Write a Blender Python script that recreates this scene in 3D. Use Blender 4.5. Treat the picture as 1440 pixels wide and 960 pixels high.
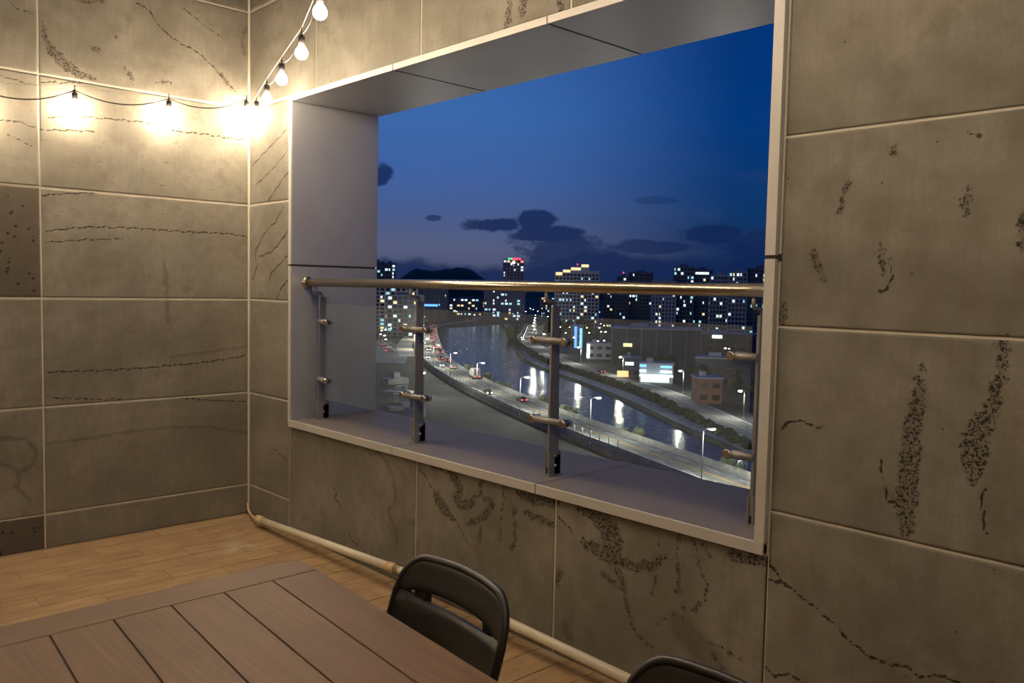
import bpy, bmesh, math, random
import numpy as np
from mathutils import Vector, Matrix, noise as mnoise

# ------------------------------------------------------------------ clear
for o in list(bpy.data.objects):
    bpy.data.objects.remove(o, do_unlink=True)
scene = bpy.context.scene
COL = scene.collection
random.seed(7)
rng = np.random.default_rng(7)

# ------------------------------------------------------------------ camera
cam_d = bpy.data.cameras.new('camera')
cam = bpy.data.objects.new('camera', cam_d)
COL.objects.link(cam)
cam_d.sensor_width = 36.0
cam_d.lens = 1184.19 / 1440 * 36.0
cam_d.clip_end = 12000
cam_d.clip_start = 0.05
RIGHT = Vector((0.68260349, 0.73050134, 0.02050027))
DOWN = Vector((0.06012159, -0.02817816, -0.99779326))
FWD = Vector((-0.72831165, 0.68232967, -0.06315341))
m = Matrix.Identity(4)
for i in range(3):
    m[i][0] = RIGHT[i]; m[i][1] = -DOWN[i]; m[i][2] = -FWD[i]
m.translation = (5.1152, -2.4684, 1.5010)
cam.matrix_world = m
scene.camera = cam

# ------------------------------------------------------------------ view
vs = scene.view_settings
vs.view_transform = 'Standard'
try:
    vs.look = 'None'
except Exception:
    pass
vs.gamma = 1.0
vs.use_curve_mapping = False
vs.exposure = 0.0

BULB_W = 8.0          # watts of each string bulb
BULB_COL = (1.0, 0.835, 0.64)
STREET_W = 7500.0      # street lamps of the city below

def lin(*c):
    out = []
    for v in c:
        v = v / 255.0
        out.append(v / 12.92 if v <= 0.04045 else ((v + 0.055) / 1.055) ** 2.4)
    return tuple(out)

class NT:
    """tiny node-tree helper"""
    def __init__(self, tree):
        self.t = tree; self.n = tree.nodes; self.l = tree.links
    def new(self, typ, **kw):
        nd = self.n.new(typ)
        for k, v in kw.items():
            setattr(nd, k, v)
        return nd
    def link(self, a, b):
        self.l.new(a, b)
    def set(self, nd, key, v):
        if hasattr(v, 'is_linked') or isinstance(v, bpy.types.NodeSocket):
            self.l.new(v, nd.inputs[key])
        else:
            nd.inputs[key].default_value = v
    def math(self, op, a, b=0.0, c=None, clamp=False):
        nd = self.new('ShaderNodeMath', operation=op); nd.use_clamp = clamp
        self.set(nd, 0, a)
        self.set(nd, 1, b)
        if c is not None: self.set(nd, 2, c)
        return nd.outputs[0]
    def mix(self, f, a, b, blend='MIX'):
        nd = self.new('ShaderNodeMix', data_type='RGBA', blend_type=blend)
        self.set(nd, 0, f)
        for k, v in ((6, a), (7, b)):
            if isinstance(v, tuple): v = (v + (1.0,))[:4]
            self.set(nd, k, v)
        return nd.outputs[2]
    def smooth(self, v, a, b, lo=0.0, hi=1.0):
        nd = self.new('ShaderNodeMapRange', interpolation_type='SMOOTHSTEP')
        self.set(nd, 0, v); self.set(nd, 1, a); self.set(nd, 2, b); self.set(nd, 3, lo); self.set(nd, 4, hi)
        return nd.outputs[0]
    def noise(self, vec, scale, detail=4.0, rough=0.55):
        nd = self.new('ShaderNodeTexNoise')
        if vec is not None: self.link(vec, nd.inputs['Vector'])
        nd.inputs['Scale'].default_value = scale
        nd.inputs['Detail'].default_value = detail
        nd.inputs['Roughness'].default_value = rough
        return nd.outputs[0]
    def voronoi(self, vec, scale, feature='F1', rnd=1.0):
        nd = self.new('ShaderNodeTexVoronoi', feature=feature)
        if vec is not None: self.link(vec, nd.inputs['Vector'])
        nd.inputs['Scale'].default_value = scale
        nd.inputs['Randomness'].default_value = rnd
        return nd.outputs['Distance']
    def mapping(self, vec, scale=(1, 1, 1), loc=(0, 0, 0), rot=(0, 0, 0)):
        nd = self.new('ShaderNodeMapping')
        self.link(vec, nd.inputs[0])
        nd.inputs['Scale'].default_value = scale
        nd.inputs['Location'].default_value = loc
        nd.inputs['Rotation'].default_value = rot
        return nd.outputs[0]

# ------------------------------------------------------------------ dusk sky
world = bpy.data.worlds.new('dusk_sky')
scene.world = world
world.use_nodes = True
W = NT(world.node_tree)
W.n.clear()
wout = W.new('ShaderNodeOutputWorld')
wbg = W.new('ShaderNodeBackground')
W.link(wbg.outputs[0], wout.inputs[0])
tc = W.new('ShaderNodeTexCoord')
DIR = tc.outputs['Generated']
sep = W.new('ShaderNodeSeparateXYZ'); W.link(DIR, sep.inputs[0])
SX, SY, SZ = sep.outputs
def ramp(fac, stops):
    nd = W.new('ShaderNodeValToRGB')
    W.link(fac, nd.inputs[0])
    cr = nd.color_ramp
    while len(cr.elements) < len(stops):
        cr.elements.new(0.5)
    for e, (p, c) in zip(cr.elements, stops):
        e.position = p; e.color = lin(*c) + (1.0,)
    return nd.outputs[0]
zc = W.math('MAXIMUM', SZ, 0.0)
glow_side = ramp(zc, [(0.0, (62, 70, 100)), (0.045, (86, 94, 126)), (0.08, (74, 92, 138)), (0.13, (64, 98, 160)),
                      (0.2, (58, 104, 170)), (0.42, (36, 80, 152)), (1.0, (26, 58, 122))])
dark_side = ramp(zc, [(0.0, (18, 32, 68)), (0.05, (18, 44, 88)), (0.09, (16, 54, 104)), (0.19, (3, 56, 122)),
                      (0.28, (2, 52, 118)), (0.45, (8, 50, 116)), (1.0, (26, 58, 122))])
ca, sa = math.cos(math.radians(152)), math.sin(math.radians(152))
azdot = W.math('ADD', W.math('MULTIPLY', SX, ca), W.math('MULTIPLY', SY, sa))
hl = W.math('SQRT', W.math('ADD', W.math('MULTIPLY', SX, SX), W.math('MULTIPLY', SY, SY)))
azdot = W.math('DIVIDE', azdot, W.math('MAXIMUM', hl, 0.001))
side = W.smooth(azdot, 0.862, 0.985)
sky = W.mix(side, dark_side, glow_side)
# soft streaks of thin cloud
sm = W.mapping(DIR, scale=(3, 3, 16))
streak = W.smooth(W.noise(sm, 2.2, 5, 0.6), 0.45, 0.72)
sky = W.mix(W.math('MULTIPLY', streak, W.smooth(SZ, 0.0, 0.16, 0.22, 0.05)), sky, lin(84, 86, 122))
# heavy low clouds: a bank along the horizon and some separate puffs
az = W.math('MULTIPLY', W.math('ARCTAN2', SY, SX), 180 / math.pi)
el = W.math('MULTIPLY', W.math('ARCSINE', SZ), 180 / math.pi)
cn = W.noise(W.mapping(DIR, scale=(1, 1, 1.6)), 26.0, 6, 0.62)
cn2 = W.noise(W.mapping(DIR, scale=(1, 1, 1.2)), 9.0, 4, 0.55)
bank = W.smooth(W.math('ADD', el, W.math('MULTIPLY', W.math('SUBTRACT', cn2, 0.5), -5.0)), 2.3, 1.5)
mask = bank
for (a, e, ra, re, st) in [(146.2, 7.2, 1.3, 0.85, 1), (138.2, 4.25, 2.1, 0.55, 1), (135.4, 4.6, 1.5, 0.75, 1), (134.6, 3.7, 2.6, 0.65, 1),
                           (133.6, 1.9, 3.6, 2.0, .9), (127.6, 2.9, 2.8, 0.5, .8), (123.6, 3.8, 2.4, 0.75, .9), (120.9, 3.2, 2.2, 0.9, .8),
                           (142.3, 4.6, 0.55, 0.22, .8), (127.5, 6.0, 1.5, 0.25, .4), (112, 5, 4, 1.0, .8), (155, 3.5, 4, .7, .8), (100, 4, 5, .8, .7)]:
    dx = W.math('DIVIDE', W.math('SUBTRACT', az, a), ra)
    dy = W.math('DIVIDE', W.math('SUBTRACT', el, e), re)
    d = W.math('SQRT', W.math('ADD', W.math('MULTIPLY', dx, dx), W.math('MULTIPLY', dy, dy)))
    d = W.math('ADD', d, W.math('MULTIPLY', W.math('SUBTRACT', cn, 0.5), 1.7))
    mask = W.math('MAXIMUM', mask, W.math('MULTIPLY', W.smooth(d, 1.08, 0.72), st))
sky = W.mix(W.math('MULTIPLY', mask, 0.86), sky, lin(16, 36, 80))
W.link(sky, wbg.inputs[0])
wbg.inputs[1].default_value = 1.0

# ------------------------------------------------------------------ materials
def material(name):
    mt = bpy.data.materials.new(name)
    mt.use_nodes = True
    t = NT(mt.node_tree)
    return mt, t, t.n['Principled BSDF']

def simple(name, col, rough=0.5, metal=0.0, vary=0.0, scale=20.0, bump=0.0, bscale=None, spec=0.5):
    mt, t, b = material(name)
    b.inputs['Roughness'].default_value = rough
    b.inputs['Metallic'].default_value = metal
    b.inputs['Specular IOR Level'].default_value = spec
    tcn = t.new('ShaderNodeTexCoord').outputs['Object']
    n = t.noise(tcn, scale, 5)
    dk = tuple(c * (1 - vary) for c in col); lt = tuple(min(1, c * (1 + vary)) for c in col)
    t.link(t.mix(n, dk, lt), b.inputs['Base Color'])
    if bump:
        bp = t.new('ShaderNodeBump'); bp.inputs['Strength'].default_value = bump; bp.inputs['Distance'].default_value = 0.002
        t.link(t.noise(tcn, bscale or scale * 6, 3), bp.inputs['Height'])
        t.link(bp.outputs[0], b.inputs['Normal'])
    return mt

def glow(name, col, strength, sampled=False):
    mt, t, b = material(name)
    b.inputs['Base Color'].default_value = tuple(col) + (1,)
    b.inputs['Emission Color'].default_value = tuple(col) + (1,)
    b.inputs['Emission Strength'].default_value = strength
    if not sampled:
        mt.cycles.emission_sampling = 'NONE'
    return mt

def stone_material():
    mt, t, b = material('basalt_stone')
    pos = t.new('ShaderNodeNewGeometry').outputs['Position']
    a1 = t.new('ShaderNodeAttribute', attribute_name='feat').outputs['Vector']
    a2 = t.new('ShaderNodeAttribute', attribute_name='feat_b').outputs['Vector']
    s1 = t.new('ShaderNodeSeparateXYZ'); t.link(a1, s1.inputs[0])
    s2 = t.new('ShaderNodeSeparateXYZ'); t.link(a2, s2.inputs[0])
    pore, crack, tone = s1.outputs
    dash, dark, rnd = s2.outputs
    big = t.noise(pos, 2.3, 5, 0.6)
    mid = t.noise(pos, 9.0, 5, 0.6)
    fine = t.noise(pos, 85.0, 3, 0.6)
    saw = t.noise(t.mapping(pos, scale=(60, 60, 4)), 1.0, 3, 0.6)       # saw marks
    col = t.mix(t.smooth(big, 0.3, 0.7), lin(115, 112, 102), lin(149, 145, 133))
    col = t.mix(t.smooth(mid, 0.42, 0.75, 0, 0.6), col, lin(106, 97, 82))
    col = t.mix(t.math('MULTIPLY', t.smooth(t.noise(pos, 3.1, 3), 0.5, 0.75), 0.35), col, lin(128, 128, 112))
    col = t.mix(t.smooth(saw, 0.35, 0.8, 0.0, 0.16), col, lin(90, 84, 74))
    col = t.mix(t.smooth(fine, 0.3, 0.75, 0.0, 0.22), col, lin(96, 90, 80))
    # per-slab tone
    col = t.mix(t.math('MULTIPLY', rnd, 0.55), col, lin(92, 86, 76))
    col = t.mix(t.math('MULTIPLY', dark, 0.78), col, lin(66, 59, 52))
    # faint veins
    tn = t.smooth(t.math('ADD', tone, t.math('MULTIPLY', t.math('SUBTRACT', mid, 0.5), 0.9)), 0.25, 1.0, 0, 0.42)
    col = t.mix(tn, col, lin(76, 68, 56))
    # open pores: vesicles crowding inside the porous seams
    edge = t.noise(pos, 38.0, 4, 0.65)
    pm = t.smooth(t.math('ADD', pore, t.math('MULTIPLY', t.math('SUBTRACT', edge, 0.5), 1.5)), 0.42, 0.62)
    wob = t.new('ShaderNodeTexNoise'); t.link(pos, wob.inputs['Vector']); wob.inputs['Scale'].default_value = 90.0
    wsc = t.new('ShaderNodeVectorMath', operation='SCALE'); t.link(wob.outputs['Color'], wsc.inputs[0]); wsc.inputs['Scale'].default_value = 0.012
    wad = t.new('ShaderNodeVectorMath', operation='ADD'); t.link(pos, wad.inputs[0]); t.link(wsc.outputs[0], wad.inputs[1])
    v1 = t.voronoi(wad.outputs[0], 150.0); v2 = t.voronoi(wad.outputs[0], 72.0)
    h1 = t.smooth(v1, 0.46, 0.30); h2 = t.smooth(v2, 0.42, 0.28)
    holes = t.math('MAXIMUM', h1, h2)
    col = t.mix(t.math('MULTIPLY', pm, 0.38), col, lin(88, 78, 64))
    hole = t.math('MULTIPLY', holes, pm)
    # the dark slabs carry scattered round holes
    v3 = t.voronoi(pos, 24.0)
    hole = t.math('MAXIMUM', hole, t.math('MULTIPLY', t.smooth(v3, 0.24, 0.16), t.smooth(dark, 0.3, 0.6)))
    # a few lone pits everywhere
    v4 = t.voronoi(pos, 13.0)
    hole = t.math('MAXIMUM', hole, t.math('MULTIPLY', t.smooth(v4, 0.05, 0.03), 0.8))
    # horizontal short dashes
    dv = t.noise(t.mapping(pos, scale=(14, 14, 110)), 1.0, 3, 0.55)
    dm = t.math('MULTIPLY', t.smooth(dv, 0.63, 0.70), t.smooth(t.noise(pos, 5.0, 3), 0.42, 0.6))
    hole = t.math('MAXIMUM', hole, t.math('MULTIPLY', t.math('MULTIPLY', dm, dash), 0.75))
    # cracks
    ck = t.math('ADD', crack, t.math('MULTIPLY', t.math('SUBTRACT', t.noise(pos, 70.0, 3), 0.5), 0.9))
    hole = t.math('MAXIMUM', hole, t.smooth(ck, 0.62, 0.85))
    col = t.mix(t.math('MULTIPLY', hole, 0.9), col, lin(34, 28, 23))
    t.link(col, b.inputs['Base Color'])
    b.inputs['Roughness'].default_value = 0.78
    b.inputs['Specular IOR Level'].default_value = 0.25
    hgt = t.math('ADD', t.math('MULTIPLY', hole, -1.0), t.math('ADD', t.math('MULTIPLY', fine, 0.25), t.math('MULTIPLY', saw, 0.12)))
    bp = t.new('ShaderNodeBump'); bp.inputs['Strength'].default_value = 0.55; bp.inputs['Distance'].default_value = 0.004
    t.link(hgt, bp.inputs['Height']); t.link(bp.outputs[0], b.inputs['Normal'])
    return mt

def plank_wood(name, c0, c1, axis_scale, rough, grain=0.5, salts=None):
    mt, t, b = material(name)
    oc = t.new('ShaderNodeTexCoord').outputs['Object']
    ri = t.new('ShaderNodeObjectInfo').outputs['Random']
    cmb = t.new('ShaderNodeCombineXYZ')
    t.set(cmb, 0, t.math('MULTIPLY', ri, 37.0)); t.set(cmb, 1, t.math('MULTIPLY', ri, 11.0))
    vm = t.new('ShaderNodeVectorMath', operation='ADD'); t.link(oc, vm.inputs[0]); t.link(cmb.outputs[0], vm.inputs[1])
    g = t.noise(t.mapping(vm.outputs[0], scale=axis_scale), 1.0, 6, 0.65)
    bl = t.noise(vm.outputs[0], 3.5, 4)
    col = t.mix(t.smooth(g, 0.3, 0.7), c0, c1)
    col = t.mix(t.smooth(bl, 0.35, 0.7, 0, 0.4), col, tuple(v * 0.72 for v in c0))
    col = t.mix(t.math('MULTIPLY', ri, 0.22), col, tuple(v * 0.8 for v in c0))
    if salts:      # chalky bloom left by dried puddles
        pos = t.new('ShaderNodeNewGeometry').outputs['Position']
        dv = t.new('ShaderNodeVectorMath', operation='DISTANCE'); t.link(pos, dv.inputs[0]); dv.inputs[1].default_value = salts[0]
        blot = t.smooth(t.math('ADD', dv.outputs['Value'], t.math('MULTIPLY', t.noise(pos, 7.0, 5, 0.65), 0.9)), salts[1] + .55, salts[1] + .2, 0, 0.55)
        col = t.mix(blot, col, lin(196, 184, 160))
    t.link(col, b.inputs['Base Color'])
    b.inputs['Roughness'].default_value = rough
    b.inputs['Specular IOR Level'].default_value = 0.35
    bp = t.new('ShaderNodeBump'); bp.inputs['Strength'].default_value = grain; bp.inputs['Distance'].default_value = 0.0012
    t.link(g, bp.inputs['Height']); t.link(bp.outputs[0], b.inputs['Normal'])
    return mt

def railing_glass():
    mt = bpy.data.materials.new('railing_glass'); mt.use_nodes = True
    t = NT(mt.node_tree); t.n.clear()
    out = t.new('ShaderNodeOutputMaterial')
    tr = t.new('ShaderNodeBsdfTransparent'); tr.inputs[0].default_value = (0.93, 0.965, 0.955, 1)
    gl = t.new('ShaderNodeBsdfGlossy'); gl.inputs['Roughness'].default_value = 0.02
    df = t.new('ShaderNodeBsdfDiffuse'); df.inputs[0].default_value = (0.62, 0.67, 0.67, 1)
    pos = t.new('ShaderNodeNewGeometry').outputs['Position']
    dust = t.smooth(t.noise(pos, 6.0, 4), 0.2, 0.8, 0.052, 0.085)
    m1 = t.new('ShaderNodeMixShader'); t.link(dust, m1.inputs[0]); t.link(tr.outputs[0], m1.inputs[1]); t.link(df.outputs[0], m1.inputs[2])
    lw = t.new('ShaderNodeLayerWeight'); lw.inputs[0].default_value = 0.5
    fr5 = t.math('POWER', lw.outputs['Facing'], 5.0)
    frf = t.math('ADD', t.math('MULTIPLY', fr5, 0.55), 0.03)
    m2 = t.new('ShaderNodeMixShader'); t.link(frf, m2.inputs[0]); t.link(m1.outputs[0], m2.inputs[1]); t.link(gl.outputs[0], m2.inputs[2])
    t.link(m2.outputs[0], out.inputs[0])
    return mt

def brushed(name, col, rough, metal, along=(2, 60, 60), bump=0.08):
    mt, t, b = material(name)
    oc = t.new('ShaderNodeTexCoord').outputs['Object']
    n = t.noise(t.mapping(oc, scale=along), 1.0, 4)
    s = t.noise(oc, 3.0, 4)
    c = t.mix(t.smooth(s, 0.3, 0.75, 0, 0.35), tuple(col), tuple(v * 0.78 for v in col))
    t.link(c, b.inputs['Base Color'])
    b.inputs['Metallic'].default_value = metal
    t.link(t.smooth(n, 0.2, 0.8, rough * 0.94, rough * 1.06), b.inputs['Roughness'])
    return mt

def water_material():
    mt, t, b = material('river_water')
    pos = t.new('ShaderNodeNewGeometry').outputs['Position']
    b.inputs['Base Color'].default_value = lin(14, 22, 34) + (1,)
    b.inputs['Roughness'].default_value = 0.13
    bp = t.new('ShaderNodeBump'); bp.inputs['Strength'].default_value = 0.5; bp.inputs['Distance'].default_value = 0.25
    t.link(t.noise(pos, 0.55, 4), bp.inputs['Height']); t.link(bp.outputs[0], b.inputs['Normal'])
    return mt

def ground_material(name, c0, c1, s):
    mt, t, b = material(name)
    pos = t.new('ShaderNodeNewGeometry').outputs['Position']
    t.link(t.mix(t.smooth(t.noise(pos, s, 6, 0.6), 0.35, 0.65), c0, c1), b.inputs['Base Color'])
    b.inputs['Roughness'].default_value = 0.9
    return mt

M = {}
M['stone'] = stone_material()
M['grout'] = simple('grout', lin(206, 198, 180), 0.8, vary=0.12, scale=9)
M['plainwall'] = simple('plain_stone', lin(130, 123, 110), 0.85, vary=0.2, scale=4)
M['ceil'] = simple('ceiling_paint', lin(150, 145, 135), 0.9, vary=0.08, scale=3)
M['floor'] = plank_wood('floor_plank', lin(146, 118, 86), lin(182, 152, 116), (26, 3.5, 26), 0.6, 0.35, ((0.62, -0.38, 0.0), 0.12))
M['floorjoint'] = simple('floor_joint', lin(150, 134, 108), 0.85, vary=0.35, scale=3)
M['table'] = plank_wood('table_plank', lin(90, 64, 42), lin(112, 82, 55), (2.2, 90, 60), 0.55, 0.35)
M['table_end'] = plank_wood('table_end_board', lin(90, 64, 42), lin(112, 82, 55), (90, 2.2, 60), 0.55, 0.35)
M['tabledark'] = simple('table_edge', lin(58, 42, 34), 0.5, vary=0.1)
M['alu'] = brushed('aluminium_panel', lin(184, 185, 188), 0.38, 0.45, (40, 40, 1.0))
M['alu_trim'] = brushed('aluminium_trim', lin(206, 202, 194), 0.5, 0.15, (30, 30, 1.0))
M['sill'] = brushed('sill_panel', lin(120, 113, 106), 0.55, 0.0, (1.5, 40, 40))
M['gap'] = simple('dark_joint', lin(58, 50, 42), 0.8)
M['steel'] = brushed('brushed_steel', lin(208, 196, 176), 0.26, 1.0, (0.2, 20, 20))
M['steel2'] = brushed('satin_steel', lin(150, 148, 144), 0.5, 0.6, (60, 60, 1.5))
M['glass'] = railing_glass()
M['black'] = simple('black_resin', lin(31, 28, 27), 0.40, vary=0.12, scale=60, bump=0.25, bscale=500)
M['rubber'] = simple('black_rubber', lin(22, 20, 20), 0.6, vary=0.1)
M['cable'] = simple('steel_cable', lin(200, 190, 170), 0.4, metal=0.8)
M['pvc'] = simple('pvc_pipe', lin(226, 214, 190), 0.38, vary=0.06, scale=8)
M['pvc2'] = simple('aged_pvc', lin(214, 184, 140), 0.45, vary=0.1, scale=12)
M['bulb'] = glow('bulb_glow', (1.0, 0.80, 0.52), 26.0)

# ------------------------------------------------------------------ mesh helpers
class MB:
    def __init__(self):
        self.v = []; self.f = []; self.mi = []; self.sm = []
    def add(self, vs_, fs_, mi=0, smooth=False):
        o = len(self.v)
        self.v += [tuple(p) for p in vs_]
        self.f += [tuple(i + o for i in f) for f in fs_]
        self.mi += [mi] * len(fs_); self.sm += [smooth] * len(fs_)
    def box(self, x0, x1, y0, y1, z0, z1, mi=0, mat=None):
        p = [(x0, y0, z0), (x1, y0, z0), (x1, y1, z0), (x0, y1, z0), (x0, y0, z1), (x1, y0, z1), (x1, y1, z1), (x0, y1, z1)]
        if mat is not None: p = [tuple(mat @ Vector(q)) for q in p]
        self.add(p, [(0, 3, 2, 1), (4, 5, 6, 7), (0, 1, 5, 4), (1, 2, 6, 5), (2, 3, 7, 6), (3, 0, 4, 7)], mi)
    def bbox(self, x0, x1, y0, y1, z0, z1, r=0.003, mi=0):
        """box with chamfered edges"""
        bm = bmesh.new()
        bmesh.ops.create_cube(bm, size=1.0)
        for v in bm.verts:
            v.co = ((x0 + x1) / 2 + v.co.x * (x1 - x0), (y0 + y1) / 2 + v.co.y * (y1 - y0), (z0 + z1) / 2 + v.co.z * (z1 - z0))
        bmesh.ops.bevel(bm, geom=bm.edges[:], offset=r, segments=2, affect='EDGES', profile=0.5)
        bm.verts.index_update()
        self.add([v.co[:] for v in bm.verts], [[v.index for v in f.verts] for f in bm.faces], mi)
        bm.free()
    def tube(self, pts, r, n=12, mi=0, caps=True, smooth=True):
        pts = [Vector(p) for p in pts]
        rs = r if isinstance(r, (list, tuple)) else [r] * len(pts)
        base = len(self.v); up = None
        vs_, fs_ = [], []
        for i, p in enumerate(pts):
            d = (pts[min(i + 1, len(pts) - 1)] - pts[max(i - 1, 0)]).normalized()
            if up is None:
                up = d.orthogonal().normalized()
            up = (up - d * up.dot(d))
            up = up.normalized() if up.length > 1e-6 else d.orthogonal().normalized()
            w = d.cross(up)
            for k in range(n):
                a = 2 * math.pi * k / n
                vs_.append(p + (up * math.cos(a) + w * math.sin(a)) * rs[i])
        for i in range(len(pts) - 1):
            for k in range(n):
                a, b_ = i * n + k, i * n + (k + 1) % n
                fs_.append((a, b_, b_ + n, a + n))
        self.add(vs_, fs_, mi, smooth)
        if caps:
            L = len(pts)
            self.f.append(tuple(base + k for k in reversed(range(n)))); self.mi.append(mi); self.sm.append(False)
            self.f.append(tuple(base + (L - 1) * n + k for k in range(n))); self.mi.append(mi); self.sm.append(False)
    def sphere(self, c, r, nu=16, nv=10, mi=0, sz=1.0):
        vs_, fs_ = [], []
        c = Vector(c)
        for j in range(nv + 1):
            ph = math.pi * j / nv
            for i in range(nu):
                th = 2 * math.pi * i / nu
                vs_.append(c + Vector((math.sin(ph) * math.cos(th) * r, math.sin(ph) * math.sin(th) * r, math.cos(ph) * r * sz)))
        for j in range(nv):
            for i in range(nu):
                a, b_ = j * nu + i, j * nu + (i + 1) % nu
                fs_.append((a, a + nu, b_ + nu, b_))
        self.add(vs_, fs_, mi, True)
    def mesh(self, name, mats):
        me = bpy.data.meshes.new(name)
        me.from_pydata(self.v, [], self.f)
        for mt in (mats if isinstance(mats, (list, tuple)) else [mats]):
            me.materials.append(mt)
        me.polygons.foreach_set('material_index', self.mi)
        me.polygons.foreach_set('use_smooth', self.sm)
        me.update()
        return me
    def build(self, name, mats, parent=None):
        return obj(name, self.mesh(name, mats), parent)

def obj(name, me, parent=None):
    o = bpy.data.objects.new(name, me)
    COL.objects.link(o)
    if parent is not None: o.parent = parent
    return o

def tag(o, label=None, cat=None, group=None, kind=None):
    if label: o['label'] = label
    if cat: o['category'] = cat
    if group: o['group'] = group
    if kind: o['kind'] = kind
    return o

def thing(name, label, cat, loc=(0, 0, 0), rz=0.0, group=None):
    o = bpy.data.objects.new(name, None)
    COL.objects.link(o)
    o.empty_display_size = 0.1
    o.location = loc; o.rotation_euler = (0, 0, rz)
    return tag(o, label, cat, group)

def copy_tree(o, parent=None):
    c = o.copy(); COL.objects.link(c)
    c.parent = parent
    for ch in o.children:
        copy_tree(ch, c)
    return c

def lamp(name, loc, power, col, radius, parent=None):
    ld = bpy.data.lights.new(name, 'POINT')
    ld.energy = power; ld.color = col; ld.shadow_soft_size = radius; ld.use_soft_falloff = False
    o = bpy.data.objects.new(name, ld); COL.objects.link(o); o.location = loc
    if parent is not None: o.parent = parent
    return o

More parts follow.
